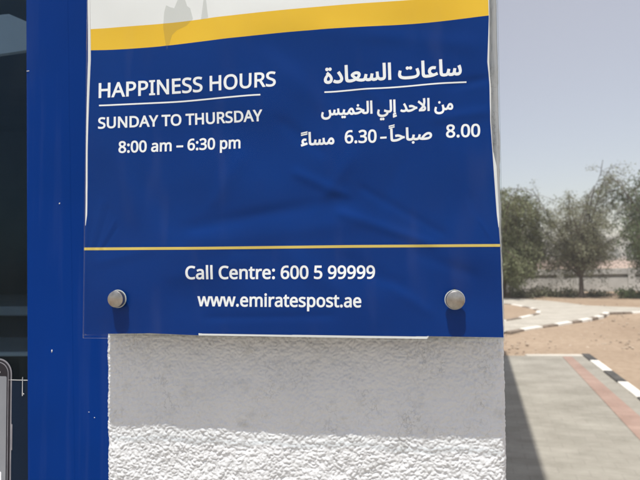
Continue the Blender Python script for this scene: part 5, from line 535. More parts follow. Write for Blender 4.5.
# thrown plaster: many rounded grains of uneven size heaped on each other
ground = np.zeros((NT, NT))
for r_lo, r_hi, count, flat in ((.0040, .0070, 1300, .30), (.0018, .0040, 6000, .46), (.0009, .0019, 9000, .55)):
    for _ in range(count):
        r = rng.uniform(r_lo, r_hi) / CELL
        cx, cy = rng.uniform(0, NT, 2)
        k = int(r * 1.5) + 1
        jj, ii = np.mgrid[-k:k + 1, -k:k + 1]
        J, I = (int(cy) + jj) % NT, (int(cx) + ii) % NT
        e, th = rng.uniform(.65, 1.0), rng.uniform(0, 3.14)
        x_ = (ii - cx % 1) * math.cos(th) + (jj - cy % 1) * math.sin(th)
        y_ = -(ii - cx % 1) * math.sin(th) + (jj - cy % 1) * math.cos(th)
        q = 1 - (x_ / r) ** 2 - (y_ / (r * e)) ** 2
        b = ground[J, I]
        hgt = .35 * ground[int(cy) % NT, int(cx) % NT] + r * CELL * flat * np.sqrt(np.maximum(q, 0))
        ground[J, I] = np.where(q > 0, np.maximum(b, hgt), b)
g = np.exp(-(FR * .0014) ** 2)
ground = np.fft.ifft2(np.fft.fft2(ground) * g).real
b1, b2 = np.abs(band(.0088, .7)), np.abs(band(.0046, .7))
TILE = .62 * ground + .0009 * np.minimum(b1, 1.7) + .00055 * np.minimum(b2, 1.7) - .0006 * np.exp(-(b1 / .12) ** 2) + .00020 * band(.0034, .5) + .0008 * band(.07, .5)
TILE -= TILE.mean()
TILE *= STUCCO_RELIEF
def relief(a, z):
    x, y = (a / CELL) % NT, (z / CELL) % NT
    i, j = x.astype(int), y.astype(int)
    u, v = x - i, y - j
    i1, j1 = (i + 1) % NT, (j + 1) % NT
    i, j = i % NT, j % NT
    return ((TILE[j, i] * (1 - u) + TILE[j, i1] * u) * (1 - v) + (TILE[j1, i] * (1 - u) + TILE[j1, i1] * u) * v)
z_lo, z_hi = WP(300, 520, 0)[1], WP(300, 318, 0)[1]
rows = np.concatenate([np.arange(0, z_lo, .006), np.arange(z_lo, z_hi, .0008), np.arange(z_hi, 2.2, .005), np.arange(2.2, H + .001, .02)])
ncol = 500
t = np.linspace(0, 1, ncol)
R0 = .007                                    # rounded corners
P = []
for z in rows:
    l, r = float(edgeL(z)), float(edgeR(z))
    a = l + (r - l) * t
    h = relief(a, np.full_like(a, z))
    # ragged ends where the coat stops at the blue frame and turns the corner
    l_j = float(relief(np.array([.3]), np.array([z]))[0]) * 0.55
    r_j = float(relief(np.array([.77]), np.array([z]))[0]) * 0.5
    dl, dr = np.maximum(0, R0 - (a - l)) / R0, np.maximum(0, R0 - (r - a)) / R0
    d = h - .006 * dl ** 2 - .009 * dr ** 2
    a2 = a + l_j * np.exp(-(a - l) / .012) + r_j * np.exp(-(r - a) / .012)
    zz = np.full_like(a, z)
    # end strips that run back from the face
    aa = np.concatenate([[a2[0] + .001], a2, [a2[-1] + .0003, a2[-1] + .000]])
    dd = np.concatenate([[-.05], d, [-.02, -.06]])
    zz = np.concatenate([[z], zz, [z, z]])
    P.append(np.stack([WO.x + WU.x * aa + WN.x * dd, WO.y + WU.y * aa + WN.y * dd, zz], -1))
child(grid_mesh('stucco_wall', np.array(P), STUCCO))

# side wall, runs away from the corner along the brick path
def side_poly(o0, o1):
    p = W(float(edgeR(1.2)) - .004, -.03, 0)
    nrm = Vector((SIDE.y, -SIDE.x, 0))
    return p, nrm
cp, nrm = side_poly(0, 0)
bm = bmesh.new()
prism(bm, [(q.x, q.y) for q in (cp, cp + SIDE * 6.2, cp + SIDE * 6.2 - nrm * .2, cp - nrm * .2)], 0, H - .01)
child(bm_obj('side_wall', bm, STUCCO))
# blue frame post between the stucco and the window
xL = lean(26.3, 0, 28.0, 480, RECESS)
xR = lambda z: edgeL(z) + .03
bm = bmesh.new()
zs = [0.05, .9, 1.1, 1.3, 1.5, 1.7, 1.9, 2.2, 2.6]
for k in range(len(zs) - 1):
    za, zb = zs[k], zs[k + 1]
    q = [(float(xL(za)), za), (float(xR(za)), za), (float(xR(zb)), zb), (float(xL(zb)), zb)]
    hexa(bm, [W(q[0][0], -.10, za), W(q[1][0], -.10, za), W(q[1][0], RECESS, za), W(q[0][0], RECESS, za),
              W(q[3][0], -.10, zb), W(q[2][0], -.10, zb), W(q[2][0], RECESS, zb), W(q[3][0], RECESS, zb)])
bmesh.ops.remove_doubles(bm, verts=bm.verts, dist=1e-5)
# drop the inner walls between stacked pieces
inner = [f for f in bm.faces if all(len(e.link_faces) > 2 for e in f.edges)]
bmesh.ops.delete(bm, geom=inner, context='FACES_ONLY')
fr = child(bm_obj('window_frame', bm, BLUE))
aW = float(xL(1.5))
WIN_L = aW - 1.5
bm = bmesh.new()
seam = lean(73, 340, 75, 480, RECESS)
# cover strip of the post: stands a little proud, its edge reads as a faint seam
za, zb = .06, 2.59
for k in range(len(zs) - 1):
    za, zb = max(zs[k], .06), min(zs[k + 1], 2.59)
    s0, s1 = float(seam(za)), float(seam(zb))
    l0, l1 = float(xL(za)) + .002, float(xL(zb)) + .002
    hexa(bm, [W(l0, RECESS, za), W(s0, RECESS, za), W(s0 - .0005, RECESS + .0003, za), W(l0 + .0005, RECESS + .0003, za),
              W(l1, RECESS, zb), W(s1, RECESS, zb), W(s1 - .0005, RECESS + .0003, zb), W(l1 + .0005, RECESS + .0003, zb)])
bmesh.ops.remove_doubles(bm, verts=bm.verts, dist=1e-5)
inner = [f for f in bm.faces if all(len(e.link_faces) > 2 for e in f.edges)]
bmesh.ops.delete(bm, geom=inner, context='FACES_ONLY')
bm2 = bm_obj('cover_strip', bm, BLUE)
bm2.parent = fr
bm = bmesh.new()
wbox(bm, WIN_L - .06, WIN_L, -.10, RECESS, .05, 2.6)
wbox(bm, WIN_L - .06, float(edgeL(2)) + .03, -.10, RECESS + .001, 2.602, 2.68)
wbox(bm, WIN_L - .06, float(edgeL(1)) + .03, -.10, RECESS + .001, -.03, .048)
o = bm_obj('frame_rail', bm, BLUE); o.parent = fr
bm = bmesh.new()
wbox(bm, WIN_L + .003, aW + .012, -.046, -.040, .052, 2.598)
gl = child(bm_obj('window_pane', bm, GLASS))
# white wall above the window and on its far side
bm = bmesh.new()
wbox(bm, WIN_L - .062, float(edgeL(2)) - .002, -.12, -.002, 2.684, H - .012)
wbox(bm, WIN_L - 2.4, WIN_L - .064, -.12, -.002, 0, H - .012)
child(bm_obj('front_wall', bm, STUCCO))
# room behind the window: floor, walls, ceiling (dim)
ROOM = mat_noise('grey_room_paint', (.30, .35, .40), (.38, .44, .49), 2)
REFL_UPPER = mat_noise('upper_reflection_tone', (.55, .57, .58), (.62, .63, .64), 2)  # tone of the upper slab that imitates a reflection
rl, rr_ = WIN_L - 2.3, aW + .5
bm = bmesh.new()
wbox(bm, rl, rr_, -4.3, -4.2, 0, 3)
wbox(bm, rl - .1, rl, -4.2, -.13, 0, 3)
wbox(bm, rr_, rr_ + .06, -4.2, -.13, 0, 3)
wbox(bm, rl, rr_, -4.2, -.13, -.06, -.01)
child(bm_obj('room_shell', bm, ROOM))
bm = bmesh.new()
wbox(bm, rl, rr_, -4.2, -.13, 2.9, 2.98)
child(bm_obj('room_ceiling', bm, ROOM))
SHADE_EAVE = .31                                   # unseen side overhang of the roof slab, added to shade the path
bm = bmesh.new()
bp = [W(WIN_L - 2.4, -.13, 0), W(float(edgeR(2)) - .01, -.09, 0), cp + SIDE * .15 + nrm * SHADE_EAVE, cp + SIDE * 6.2 + nrm * SHADE_EAVE, W(WIN_L - 2.4, -6.0, 0)]
prism(bm, [(q.x, q.y) for q in bp], H + .004, H + .15)
child(bm_obj('roof', bm, mat_noise('roof_concrete', (.4, .39, .37), (.5, .48, .45), 2)))
# back of the building so that nothing is open from behind
bm = bmesh.new()
wbox(bm, WIN_L - 2.4, WIN_L - 2.2, -6.0, -.13, 0, H - .012)
child(bm_obj('far_side_wall', bm, STUCCO))
bm = bmesh.new()
q0, q1 = W(WIN_L - 2.19, -5.8, 0), cp + SIDE * 6.1 - nrm * .21
dv = (q1 - q0).normalized(); nv = Vector((-dv.y, dv.x, 0)) * .2
prism(bm, [(q.x, q.y) for q in (q0, q1, q1 + nv, q0 + nv)], 0, H - .013)
child(bm_obj('back_wall', bm, STUCCO))

# chips of white wall paint on the blue post
def blob(bm, px, py, rx, ry, d, th, seed):
    r = random.Random(seed)
    a, z = WP(px, py, d)
    k = 9
    ring = []
    for i in range(k):
        t = 2 * math.pi * i / k
        f = r.uniform(.6, 1.2)
        ring.append(bm.verts.new(W(a + rx * f * math.cos(t), d, z + ry * f * math.sin(t))))
    c = bm.verts.new(W(a, d + th, z))
    for i in range(k): bm.faces.new((ring[i], ring[(i + 1) % k], c))
for i, (x, y, rx, ry) in enumerate([(51.8, 351, .0008, .0022), (59.5, 203.5, .0011, .0009), (27.8, 71, .0018, .0007), (89, 412, .0013, .00018), (94.5, 417.5, .0009, .0005),
]):
    bm = bmesh.new()
    blob(bm, x, y, rx, ry, RECESS + (.0006 if x < 72 else .0001), .0006, i)
    o = bm_obj('paint_chip', bm, WHITE_SPECK); o.parent = fr

# inside: added slabs standing in for street reflections in the glass
GD = -.6
REFL = empty('reflection_slabs', W(-1.2, -1.2, 0), 'dim added slabs with pale edges standing in for street reflections in the dark window', 'reflection stand-in')
bpy.context.view_layer.update()
def cchild(o):
    o.parent = REFL
    o.matrix_parent_inverse = REFL.matrix_world.inverted()
    return o
REFL_DARK = mat_noise('dark_reflection_tone', (.035, .04, .05), (.05, .055, .065), 5)
REFL_PALE = mat_noise('pale_reflection_tone', (.42, .44, .45), (.5, .52, .53), 5, .4, .5)
ca, cz = WP(12, 309, -1.2)
bm = bmesh.new(); wbox(bm, rl + .1, aW + .2, -1.85, -1.25, 0, cz - .03)
cchild(bm_obj('dark_reflection_slab', bm, REFL_DARK))
bm = bmesh.new(); wbox(bm, rl + .08, aW + .22, -1.87, -1.2, cz - .027, cz + .01)
bevel(cchild(bm_obj('pale_reflection_slab', bm, REFL_PALE)), .006)
cz2 = WP(12, 352, -.9)[1]
bm = bmesh.new()
hexa(bm, [W(rl + .1, -1.2, cz2 - .06), W(aW + .15, -1.2, cz2 + .0), W(aW + .15, -.9, cz2 + .0), W(rl + .1, -.9, cz2 - .06),
          W(rl + .1, -1.2, cz2 - .045), W(aW + .15, -1.2, cz2 + .015), W(aW + .15, -.9, cz2 + .015), W(rl + .1, -.9, cz2 - .045)])
bevel(cchild(bm_obj('slanted_reflection_slab', bm, REFL_PALE)), .004)
# added pale slab standing in for the light reflection at the window top
(b0a, b0z), (b1a, b1z), (b2a, b2z) = WP(9, 14, -.35), WP(27, 21, -.35), WP(27, 50, -.35)
b3a, b3z = WP(0, 54, -.35)
bm = bmesh.new()
k = (b2z - b3z) / (b2a - b3a)
q = [(b3a - .5, b3z - .5 * k), (b2a + .06, b2z + .06 * k), (b1a + .06, b1z - .03), (b0a, b0z), (b0a - .5, b0z)]
vs0 = [bm.verts.new(W(a, -.36, z)) for a, z in q]; vs1 = [bm.verts.new(W(a, -.35, z)) for a, z in q]
bm.faces.new(vs0); bm.faces.new(vs1)
for i in range(5): bm.faces.new((vs0[i], vs0[(i + 1) % 5], vs1[(i + 1) % 5], vs1[i]))
o = bm_obj('upper_reflection_slab', bm, REFL_UPPER)
tag(o, 'pale grey added slab with slanting ends standing in for a reflection in the dark window', 'board')

# ------------------------------------------------------------------ poster stuck on the window, with a picture of a phone
PD = -.0395
SH = empty('window_poster', W(*[aW, PD, 1.1]), 'dark navy poster with a phone picture stuck on the window glass', 'poster')
bpy.context.view_layer.update()
def pchild(o, par=SH):
    o.parent = par
    if par is SH: o.matrix_parent_inverse = SH.matrix_world.inverted()
    return o
NAVY = mat_noise('navy_print', (.004, .012, .028), (.006, .016, .036), 8, .5, .12)
FRAME_D = mat_noise('printed_dark_bezel', (.012, .013, .02), (.02, .02, .028), 40, .3)
FRAME_L = mat_noise('printed_silver_edge', (.20, .20, .23), (.30, .30, .33), 60, .3)
SCREEN = mat_noise('printed_grey_screen', (.20, .215, .245), (.27, .285, .31), 9, .35)
(pa, pz) = WP(26.5, 380.5, PD)
(la, lz) = WP(-200, 380.5, PD)
bm = bmesh.new(); wbox(bm, la, pa + .008, PD, PD + .0004, .78, pz)
sheet_o = pchild(bm_obj('poster_sheet', bm, NAVY))
bm = bmesh.new(); wbox(bm, la, pa + .008, PD + .0002, PD + .0009, pz + .0002, pz + .0007)
pchild(bm_obj('sheet_edge', bm, WHITE_SPECK))
bm = bmesh.new()
sa, sz = WP(23.3, 386, PD)
for (dz0, dz1, w0, w1) in ((-.0120, .0115, .00045, .0002),):
    hexa(bm, [W(sa - w0, PD + .001, sz + dz0), W(sa + w0, PD + .001, sz + dz0), W(sa + w0, PD + .0016, sz + dz0), W(sa - w0, PD + .0016, sz + dz0),
              W(sa - w1, PD + .001, sz + dz1), W(sa + w1, PD + .001, sz + dz1), W(sa + w1, PD + .0016, sz + dz1), W(sa - w1, PD + .0016, sz + dz1)])
blob(bm, 23.6, 394, .0008, .0012, PD + .0017, .0004, 3)
pchild(bm_obj('torn_tape', bm, WHITE_SPECK))
def rrect(bm, a0, a1, z0, z1, r, d0, d1):
    pts = []
    for cx, cz_, t0 in ((a1 - r, z1 - r, 0), (a0 + r, z1 - r, 90), (a0 + r, z0 + r, 180), (a1 - r, z0 + r, 270)):
        for k in range(9):
            t = math.radians(t0 + k * 90 / 8)
            pts.append((cx + r * math.cos(t), cz_ + r * math.sin(t)))
    v0 = [bm.verts.new(W(a, d0, z)) for a, z in pts]; v1 = [bm.verts.new(W(a, d1, z)) for a, z in pts]
    bm.faces.new(v0); bm.faces.new(v1)
    n = len(pts)
    for i in range(n): bm.faces.new((v0[i], v0[(i + 1) % n], v1[(i + 1) % n], v1[i]))
ra, rz = WP(12.4, 358.5, PD)
PWID, PHEI = .098, .205
ph = None
for nm, ins, mat, d in (('phone_picture', 0, FRAME_L, 1), ('phone_bezel', .0018, FRAME_D, 2), ('phone_rim', .0042, FRAME_L, 3), ('phone_face', .0052, FRAME_D, 4)):
    bm = bmesh.new()
    rrect(bm, ra - PWID + ins, ra - ins, rz - PHEI + ins, rz - ins, .019 - ins, PD + .0003 + .0003 * d - .0002, PD + .0003 + .0003 * d)
    o = bm_obj(nm, bm, mat)
    if ph is None: ph = pchild(o)
    else: pchild(o, ph)
bm = bmesh.new()
scr_a = WP(7.5, 400, PD)[0]; scr_z = WP(5, 376, PD)[1]
rrect(bm, ra - PWID + .008, scr_a, rz - PHEI + .02, scr_z, .002, PD + .0016, PD + .0018)
pchild(bm_obj('phone_screen', bm, SCREEN), ph)
bm = bmesh.new()
ea, ez = WP(-4, 371.8, PD)
rrect(bm, ea - .007, ea + .0075, ez - .0011, ez + .0011, .001, PD + .0016, PD + .0018)
pchild(bm_obj('earpiece', bm, INK), ph)
bm = bmesh.new()
(ba, bz0), (_, bz1) = WP(12.5, 450, PD), WP(12.5, 424, PD)
rrect(bm, ra - .0005, ra + .0016, bz0, bz1, .0008, PD + .0006, PD + .0009)
pchild(bm_obj('side_button', bm, FRAME_L), ph)
bm = bmesh.new()
(ca_, cz0) = WP(2.5, 471, PD)
rrect(bm, ca_ - .05, ca_, cz0 - .06, cz0, .002, PD + .0019, PD + .0021)
pchild(bm_obj('app_card', bm, INK), ph)

# ------------------------------------------------------------------ the notice in its clear holder
D_BACK0, D_BACK1 = .0295, .0325              # rear acrylic sheet
D_POST = .0376                               # the printed poster, slack between the sheets
D_FR0, D_FR1 = .0400, .0422                  # front acrylic sheet
SGN = empty('notice_sign', W(0, .0235, 1.4), 'blue opening hours notice in a clear wall-mounted holder on steel fixings', 'notice sign')
bpy.context.view_layer.update()
def schild(o, par=None):
    o.parent = par or SGN
    if par is None: o.matrix_parent_inverse = SGN.matrix_world.inverted()
    return o
TOPY = -240
def xtop(x0, y0, x1, y1, y): return x0 + (x1 - x0) * (y - y0) / (y1 - y0)
def holder_quad(d, bl, br, tl, tr):
    return [WP(*bl, d), WP(*br, d), WP(*tr, d), WP(*tl, d)]
# corners at the lower edge as seen, upper edge far above the picture
f_bl, f_br = (82.6, 338.2), (504.6, 341.6)
f_tl, f_tr = (xtop(82.6, 338, 86.8, 0, TOPY), TOPY), (xtop(504.6, 341, 497.8, 0, TOPY), TOPY)
b_bl, b_br = (84.5, 335.2), (503.2, 338.8)
b_tl, b_tr = (f_tl[0] + 2, TOPY + 3), (f_tr[0] - 1.4, TOPY + 3)
q = holder_quad(D_FR1, f_bl, f_br, f_tl, f_tr)
def panel(name, q, d0, d1):
    bm = bmesh.new()
    v, fs = wslab(bm, q, d0, q, d1)
    me_o = bm_obj(name, bm, ACRYLIC)
    me_o.data.materials.append(ACRYLIC_EDGE)
    for p in me_o.data.polygons:
        if abs(p.normal.dot(WN)) < .5: p.material_index = 1
    return schild(me_o)
panel('front_panel', q, D_FR0, D_FR1)
qb = holder_quad(D_BACK1, b_bl, b_br, b_tl, b_tr)
panel('rear_panel', qb, D_BACK0, D_BACK1)

# slack of the poster: folds as seen, in photograph pixels (x0,y0,x1,y1,width px,height mm)
FOLDS = [(195, 226, 345, 200, 11, -.95), (190, 246, 350, 222, 17, .8), (345, 215, 430, 243, 9, .8), (300, 175, 345, 195, 9, .8), (365, 190, 440, 232, 7, -.55),
         (240, 160, 215, 200, 12, .7), (350, 160, 320, 205, 11, .7), (400, 165, 385, 200, 12, -.5), (455, 150, 470, 215, 10, .5),
         (360, 85, 400, 120, 12, .6), (455, 85, 492, 78, 8, -.7), (440, 118, 486, 112, 10, .7), (270, 60, 330, 110, 18, .7), (285, 125, 320, 150, 10, -.6),
         (120, 165, 135, 215, 12, .5), (150, 190, 180, 240, 16, -.7), (165, 28, 168, 70, 4, .25), (210, 0, 235, 60, 18, .5), (330, 30, 470, 45, 14, .6),
         (92, 246, 101, 205, 2.2, .42), (96, 248, 108, 208, 1.8, -.38), (101, 246, 114, 222, 2.0, .40), (104, 248, 117, 228, 1.4, -.3), (88, 248, 93, 210, 1.6, -.32), (86, 190, 92, 215, 2, .3),
         (480, 222, 496, 246, 2.0, .4), (472, 200, 484, 235, 5, -.4), (300, 262, 350, 300, 16, .9), (350, 262, 395, 285, 13, -.8), (180, 275, 240, 262, 12, .5), (395, 290, 425, 310, 9, .6),
         (210, 318, 330, 316, 7, -.6), (100, 262, 150, 250, 9, .4), (420, 255, 470, 275, 10, -.5)]
prng = np.random.default_rng(4)
WAVES = [(prng.normal(0, .028), prng.normal(0, .034), prng.uniform(0, 6.28), prng.uniform(.08, .32)) for _ in range(34)]
def slack(x, y):
    """height of the poster in metres above D_POST at photograph point (x, y)"""
    h = np.zeros_like(x)
    for fx_, fy_, ph_, am in WAVES: h += am * np.sin(fx_ * x + fy_ * y + ph_)
    for x0, y0, x1, y1, w, am in FOLDS:
        dx, dy = x1 - x0, y1 - y0
        L = math.hypot(dx, dy)
        w = w * .62 if w > 5 else w
        s = ((x - x0) * dx + (y - y0) * dy) / L
        n_ = (-(x - x0) * dy + (y - y0) * dx) / L
        e = np.maximum(0, np.maximum(-s, s - L))
        h += 1.3 * am * np.exp(-(n_ / w) ** 2 - (e / (1.6 * w)) ** 2)
    edge = np.clip((338 - y) / 40, 0, 1) * np.clip((x - 84) / 22, .15, 1) * np.clip((500 - x) / 25, .15, 1)
    lim = 2.2
    h = lim * np.tanh(h * (.35 + .65 * edge) / lim)
    return h * .001
def on_poster(x, y, lift):
    x, y = np.asarray(x, float), np.asarray(y, float)
    h = slack(x, y) + lift
    # sight lines onto the flat poster plane, then out along the wall normal
    R = np.array(RM.to_3x3())
    d = np.stack([(x - 320) / FPX, (240 - y) / FPX, -np.ones_like(x)], -1) @ R.T
    o0 = np.array(WO + WN * D_POST) - np.array(CAM)
    nn = np.array(WN)
    t_ = (o0 @ nn) / (d @ nn)
    return np.array(CAM) + d * t_[..., None] + h[..., None] * nn

def poly(x, pts):
    return np.interp(x, [p[0] for p in pts], [p[1] for p in pts])
YT = [(60, 31), (90, 28.9), (117, 27), (162, 23.7), (240, 15), (290, 9.6), (358, 4), (410, 0), (450, -3), (488, -6.5), (510, -8.5)]
YB = [(60, 51), (90, 50.1), (117, 49.3), (162, 46.3), (240, 37.4), (290, 31.6), (358.8, 27.5), (427.5, 22.3), (461.9, 19), (488, 15.5), (510, 13)]
def smooth_poly(x, pts):
    return (poly(x - 14, pts) + poly(x - 7, pts) + poly(x, pts) + poly(x + 7, pts) + poly(x + 14, pts)) / 5
# sheet outline: left and right edge of paper and of the print inside it
LP = [(TOPY, 85.5), (0, 87.5), (60, 88.0), (120, 86.5), (200, 85.3), (226, 85.0), (250, 84.0), (338, 83.6)]
LI = [(TOPY, 88), (0, 89.2), (30, 90.2), (60, 90.6), (100, 89.2), (150, 87.8), (215, 86.7), (226, 85.2), (250, 84.2), (338, 83.8)]
RP = [(TOPY, 491), (0, 489.2), (40, 489.3), (62, 489.0), (90, 491.0), (120, 491), (150, 492.8), (166, 496.5), (220, 499.3), (228, 498.8), (247, 500.2), (338, 503.6)]
RI = [(TOPY, 488), (0, 488.4), (18, 488.8), (62, 487.3), (82, 489.4), (120, 490.3), (150, 492.4), (168, 493.6), (215, 497.0), (228, 498.6), (247, 500), (338, 503.4)]
BP = [(80, 334.2), (150, 333.2), (200, 335.4), (320, 337.2), (427, 338.9), (429, 336.2), (505, 337.5)]
BI = [(80, 334.0), (150, 333.0), (198, 333.0), (202, 333.6), (320, 335.2), (427, 336.6), (429, 336.0), (505, 337.3)]
ys = np.concatenate([np.linspace(TOPY + 8, -6, 60)[:-1], np.linspace(-6, 322, 315)[:-1], np.linspace(322, 338, 80)])
nx = 400
PX, PY = [], []
for y in ys:
    l, r = np.interp(y, *zip(*LP)), np.interp(y, *zip(*RP))
    l_i, r_i = max(l + .05, np.interp(y, *zip(*LI))), min(r - .05, np.interp(y, *zip(*RI)))
    PX.append(np.concatenate([np.linspace(l, l_i, 5), np.linspace(l_i + .12, r_i - .12, nx - 10), np.linspace(r_i, r, 5)])); PY.append(np.full(nx, y))
PX, PY = np.array(PX), np.array(PY)
bot = poly(PX, BP)
lowest = PY[-1, 0]
PY = np.where(PY > 300, 300 + (PY - 300) * (bot - 300) / (lowest - 300), PY)
PP = on_poster(PX, PY, 0)
post = schild(grid_mesh('poster', PP, POSTER))
yt, yb = smooth_poly(PX, YT), smooth_poly(PX, YB)
K = .0114
val = np.where(PY < yt, .25 - K * (yt - PY), np.where(PY < yb, .25 + .25 * (PY - yt) / (yb - yt), .5 + K * (PY - yb)))
val = np.clip(val, .01, .80)
li, ri = np.interp(PY, *zip(*LI)), np.interp(PY, *zip(*RI))
marg = np.zeros_like(PX, bool); marg[:, :5] = True; marg[:, -5:] = True
marg &= (np.abs(PX[:, :1] - li) > .3) & (PX < 200) | (np.abs(PX[:, -1:] - ri) > .3) & (PX > 300)
val = np.where(marg | ((PY > poly(PX, BI)) & (PX > 199) & (PX < 428.5)), .95, val)
at = post.data.attributes.new('band', 'FLOAT', 'POINT')
at.data.foreach_set('value', val.reshape(-1).astype(np.float32))

# lettering: outlines in units of a thousandth of the type size
def decode(s):
    return [[tuple(map(float, p.split(','))) for p in c.split(' ')] for c in s.split(';')]
def fill2d(contours):
    """triangles inside the outlines (non-zero winding, so overlapping strokes unite)"""
    pts, edges = [], []
    for c in contours:
        b = len(pts)
        pts += [Vector(p) for p in c]
        edges += [(b + i, b + (i + 1) % len(c)) for i in range(len(c))]
    vs_, _, fs_, *_ = delaunay_2d_cdt(pts, edges, [], 0, 1e-3)
    cen = np.array([[sum(vs_[i][0] for i in f) / len(f), sum(vs_[i][1] for i in f) / len(f)] for f in fs_])
    wind = np.zeros(len(fs_))
    for c in contours:
        P0 = np.array(c); P1 = np.roll(P0, -1, 0)
        for (x0, y0), (x1, y1) in zip(P0, P1):
            if y0 == y1: continue
            hit = ((y0 <= cen[:, 1]) != (y1 <= cen[:, 1]))
            xx = x0 + (cen[:, 1] - y0) / (y1 - y0) * (x1 - x0)
            wind += np.where(hit & (xx > cen[:, 0]), 1 if y1 > y0 else -1, 0)
    return [(v[0], v[1]) for v in vs_], [tuple(f) for f, w_ in zip(fs_, wind) if w_ != 0]

class Print:
    """one line of print that follows the slack poster; add() takes points (x px, y px)"""
    def __init__(s): s.x, s.y, s.l, s.f = [], [], [], []
    def add(s, pts, faces, lift):
        b = len(s.x)
        for p in pts:
            s.x.append(p[0]); s.y.append(p[1]); s.l.append(lift)
        s.f += [tuple(b + i for i in f) for f in faces]
    def band(s, pts, w, lift, step=1.5):
        """a stroke along a polyline, w px thick"""
        xs_ = [p[0] for p in pts]
        n_ = max(3, int((xs_[-1] - xs_[0]) / step))
        X_ = np.linspace(xs_[0], xs_[-1], n_)
        Y_ = sum(np.interp(np.clip(X_ + o_, xs_[0], xs_[-1]), xs_, [p[1] for p in pts]) for o_ in (-12, -6, 0, 6, 12)) / 5
        up = [(x, y - w / 2) for x, y in zip(X_, Y_)]
        dn = [(x, y + w / 2) for x, y in zip(X_, Y_)]
        s.add(up + dn, [(i, i + 1, n_ + i + 1, n_ + i) for i in range(n_ - 1)], lift)
    def text(s, key, x0, y0, x1, y1, cap, weight=0.0, ref=573, sag=0, x0u=None, x1u=None):
        """ink from x0 to x1, baseline y0 to y1, height of `ref` units = cap px; weight thickens the strokes"""
        con = []
        for c in decode(TEXT[key]):
            d_ = []
            for p, q in zip(c, c[1:] + c[:1]):       # long straight edges are split so that they follow the folds
                m_ = max(1, int(math.hypot(q[0] - p[0], q[1] - p[1]) / 60))
                d_ += [(p[0] + (q[0] - p[0]) * i / m_, p[1] + (q[1] - p[1]) * i / m_) for i in range(m_)]
            con.append(d_)
        xs_ = [p[0] for c in con for p in c]
        a_, b_ = min(xs_), max(xs_)
        k = cap / ref
        def mp(p, ox=0, oy=0):
            t_ = (p[0] - a_) / (b_ - a_)
            return (x0 + t_ * (x1 - x0) + ox, y0 + t_ * (y1 - y0) + sag * math.sin(math.pi * t_) - p[1] * k + oy)
        v_, f_ = fill2d(con)
        s.add([mp(p) for p in v_], f_, .00015)
        if weight:
            for ci, c in enumerate(con):
                q_ = [mp(p) for p in c]
                n_ = len(q_)
                ii, oo = [], []
                for i in range(n_):
                    p0, p1, p2 = q_[i - 1], q_[i], q_[(i + 1) % n_]
                    e1 = Vector((p1[0] - p0[0], p1[1] - p0[1])); e2 = Vector((p2[0] - p1[0], p2[1] - p1[1]))
                    if e1.length < 1e-6 or e2.length < 1e-6: e1 = e2 if e1.length < e2.length else e1; e2 = e1
                    e1.normalize(); e2.normalize()
                    n1, n2 = Vector((-e1.y, e1.x)), Vector((-e2.y, e2.x))
                    b__ = n1 + n2
                    b__ = n1 if b__.length < .3 else b__ / max(b__.length, 1e-6) / max(.6, math.sqrt(max(0, (1 + n1.dot(n2)) / 2)))
                    ii.append(p1)
                    oo.append((p1[0] - b__.x * weight, p1[1] - b__.y * weight))
                s.add(ii + oo, [(i, (i + 1) % n_, n_ + (i + 1) % n_, n_ + i) for i in range(n_)], .00015 + .000012 * (ci % 4))
    def build(s, name, mat, label=None):
        co = on_poster(np.array(s.x), np.array(s.y), np.array(s.l))
        o_ = new_mesh(name, co.tolist(), s.f, mat)
        # all print faces look away from the wall
        bm_ = bmesh.new(); bm_.from_mesh(o_.data)
        bm_.normal_update()
        fl = [f for f in bm_.faces if f.normal.dot(WN) < 0]
        bmesh.ops.reverse_faces(bm_, faces=fl)
        bm_.to_mesh(o_.data); bm_.free()
        schild(o_, post)
        if label: o_['label'] = label
        return o_
P_ = Print(); P_.text('hours', 99.3, 97.8, 275.6, 86.2, 14.2, .42, sag=.6)
P_.band([(99.4, 105.9), (180, 101.6), (260.8, 94.9)], 1.5, .00018)
P_.build('heading_lettering', INK, 'underlined white capitals HAPPINESS HOURS')
P_ = Print(); P_.text('days', 98.9, 128.7, 262, 120.8, 10.6, .40); P_.build('days_lettering', INK, 'white capitals SUNDAY TO THURSDAY')
P_ = Print(); P_.text('times', 119.2, 152.8, 239.8, 147.8, 11.0, .40); P_.build('times_lettering', INK, 'white figures 8:00 am to 6:30 pm')
P_ = Print(); P_.text('ar_hours', 324.4, 83.4, 461.2, 74.4, 16.3, .60, ref=423)
P_.band([(324.4, 92.4), (360, 89.2), (400, 86.9), (435, 83.2), (466.6, 81.6)], 1.5, .00018)
P_.build('arabic_heading_lettering', INK, 'underlined white Arabic heading')
P_ = Print(); P_.text('ar_days', 321.6, 115.6, 452.8, 109.2, 12.2, .48, ref=423); P_.build('arabic_days_lettering', INK)
P_ = Print()
P_.text('eight', 446.4, 137.4, 479.8, 136.5, 12.4, .42)
P_.text('ar_am', 390.6, 141.4, 431.6, 138.6, 12.4, .5, ref=423)
P_.text('tanwin', 388.9, 139.2, 394.4, 139.0, 12.5, .16, ref=423)
P_.add([(380.2, 136.9), (386.6, 136.5), (386.6, 138.5), (380.2, 138.9)], [(0, 1, 2, 3)], .00018)
P_.text('six', 345.2, 143.4, 376.2, 142.3, 12.4, .42)
P_.text('ar_pm', 301.2, 145.0, 334.0, 144.2, 12.4, .5, ref=423)
P_.text('tanwin', 301.0, 146.6, 307.2, 146.5, 13.0, .18, ref=423)
P_.build('arabic_times_lettering', INK)
P_ = Print(); P_.text('call', 186.3, 278.9, 374.6, 278.4, 12.6, .42); P_.build('phone_lettering', INK)
P_ = Print(); P_.text('web', 197.6, 306.0, 361, 306.9, 12.4, .42); P_.build('web_lettering', INK)
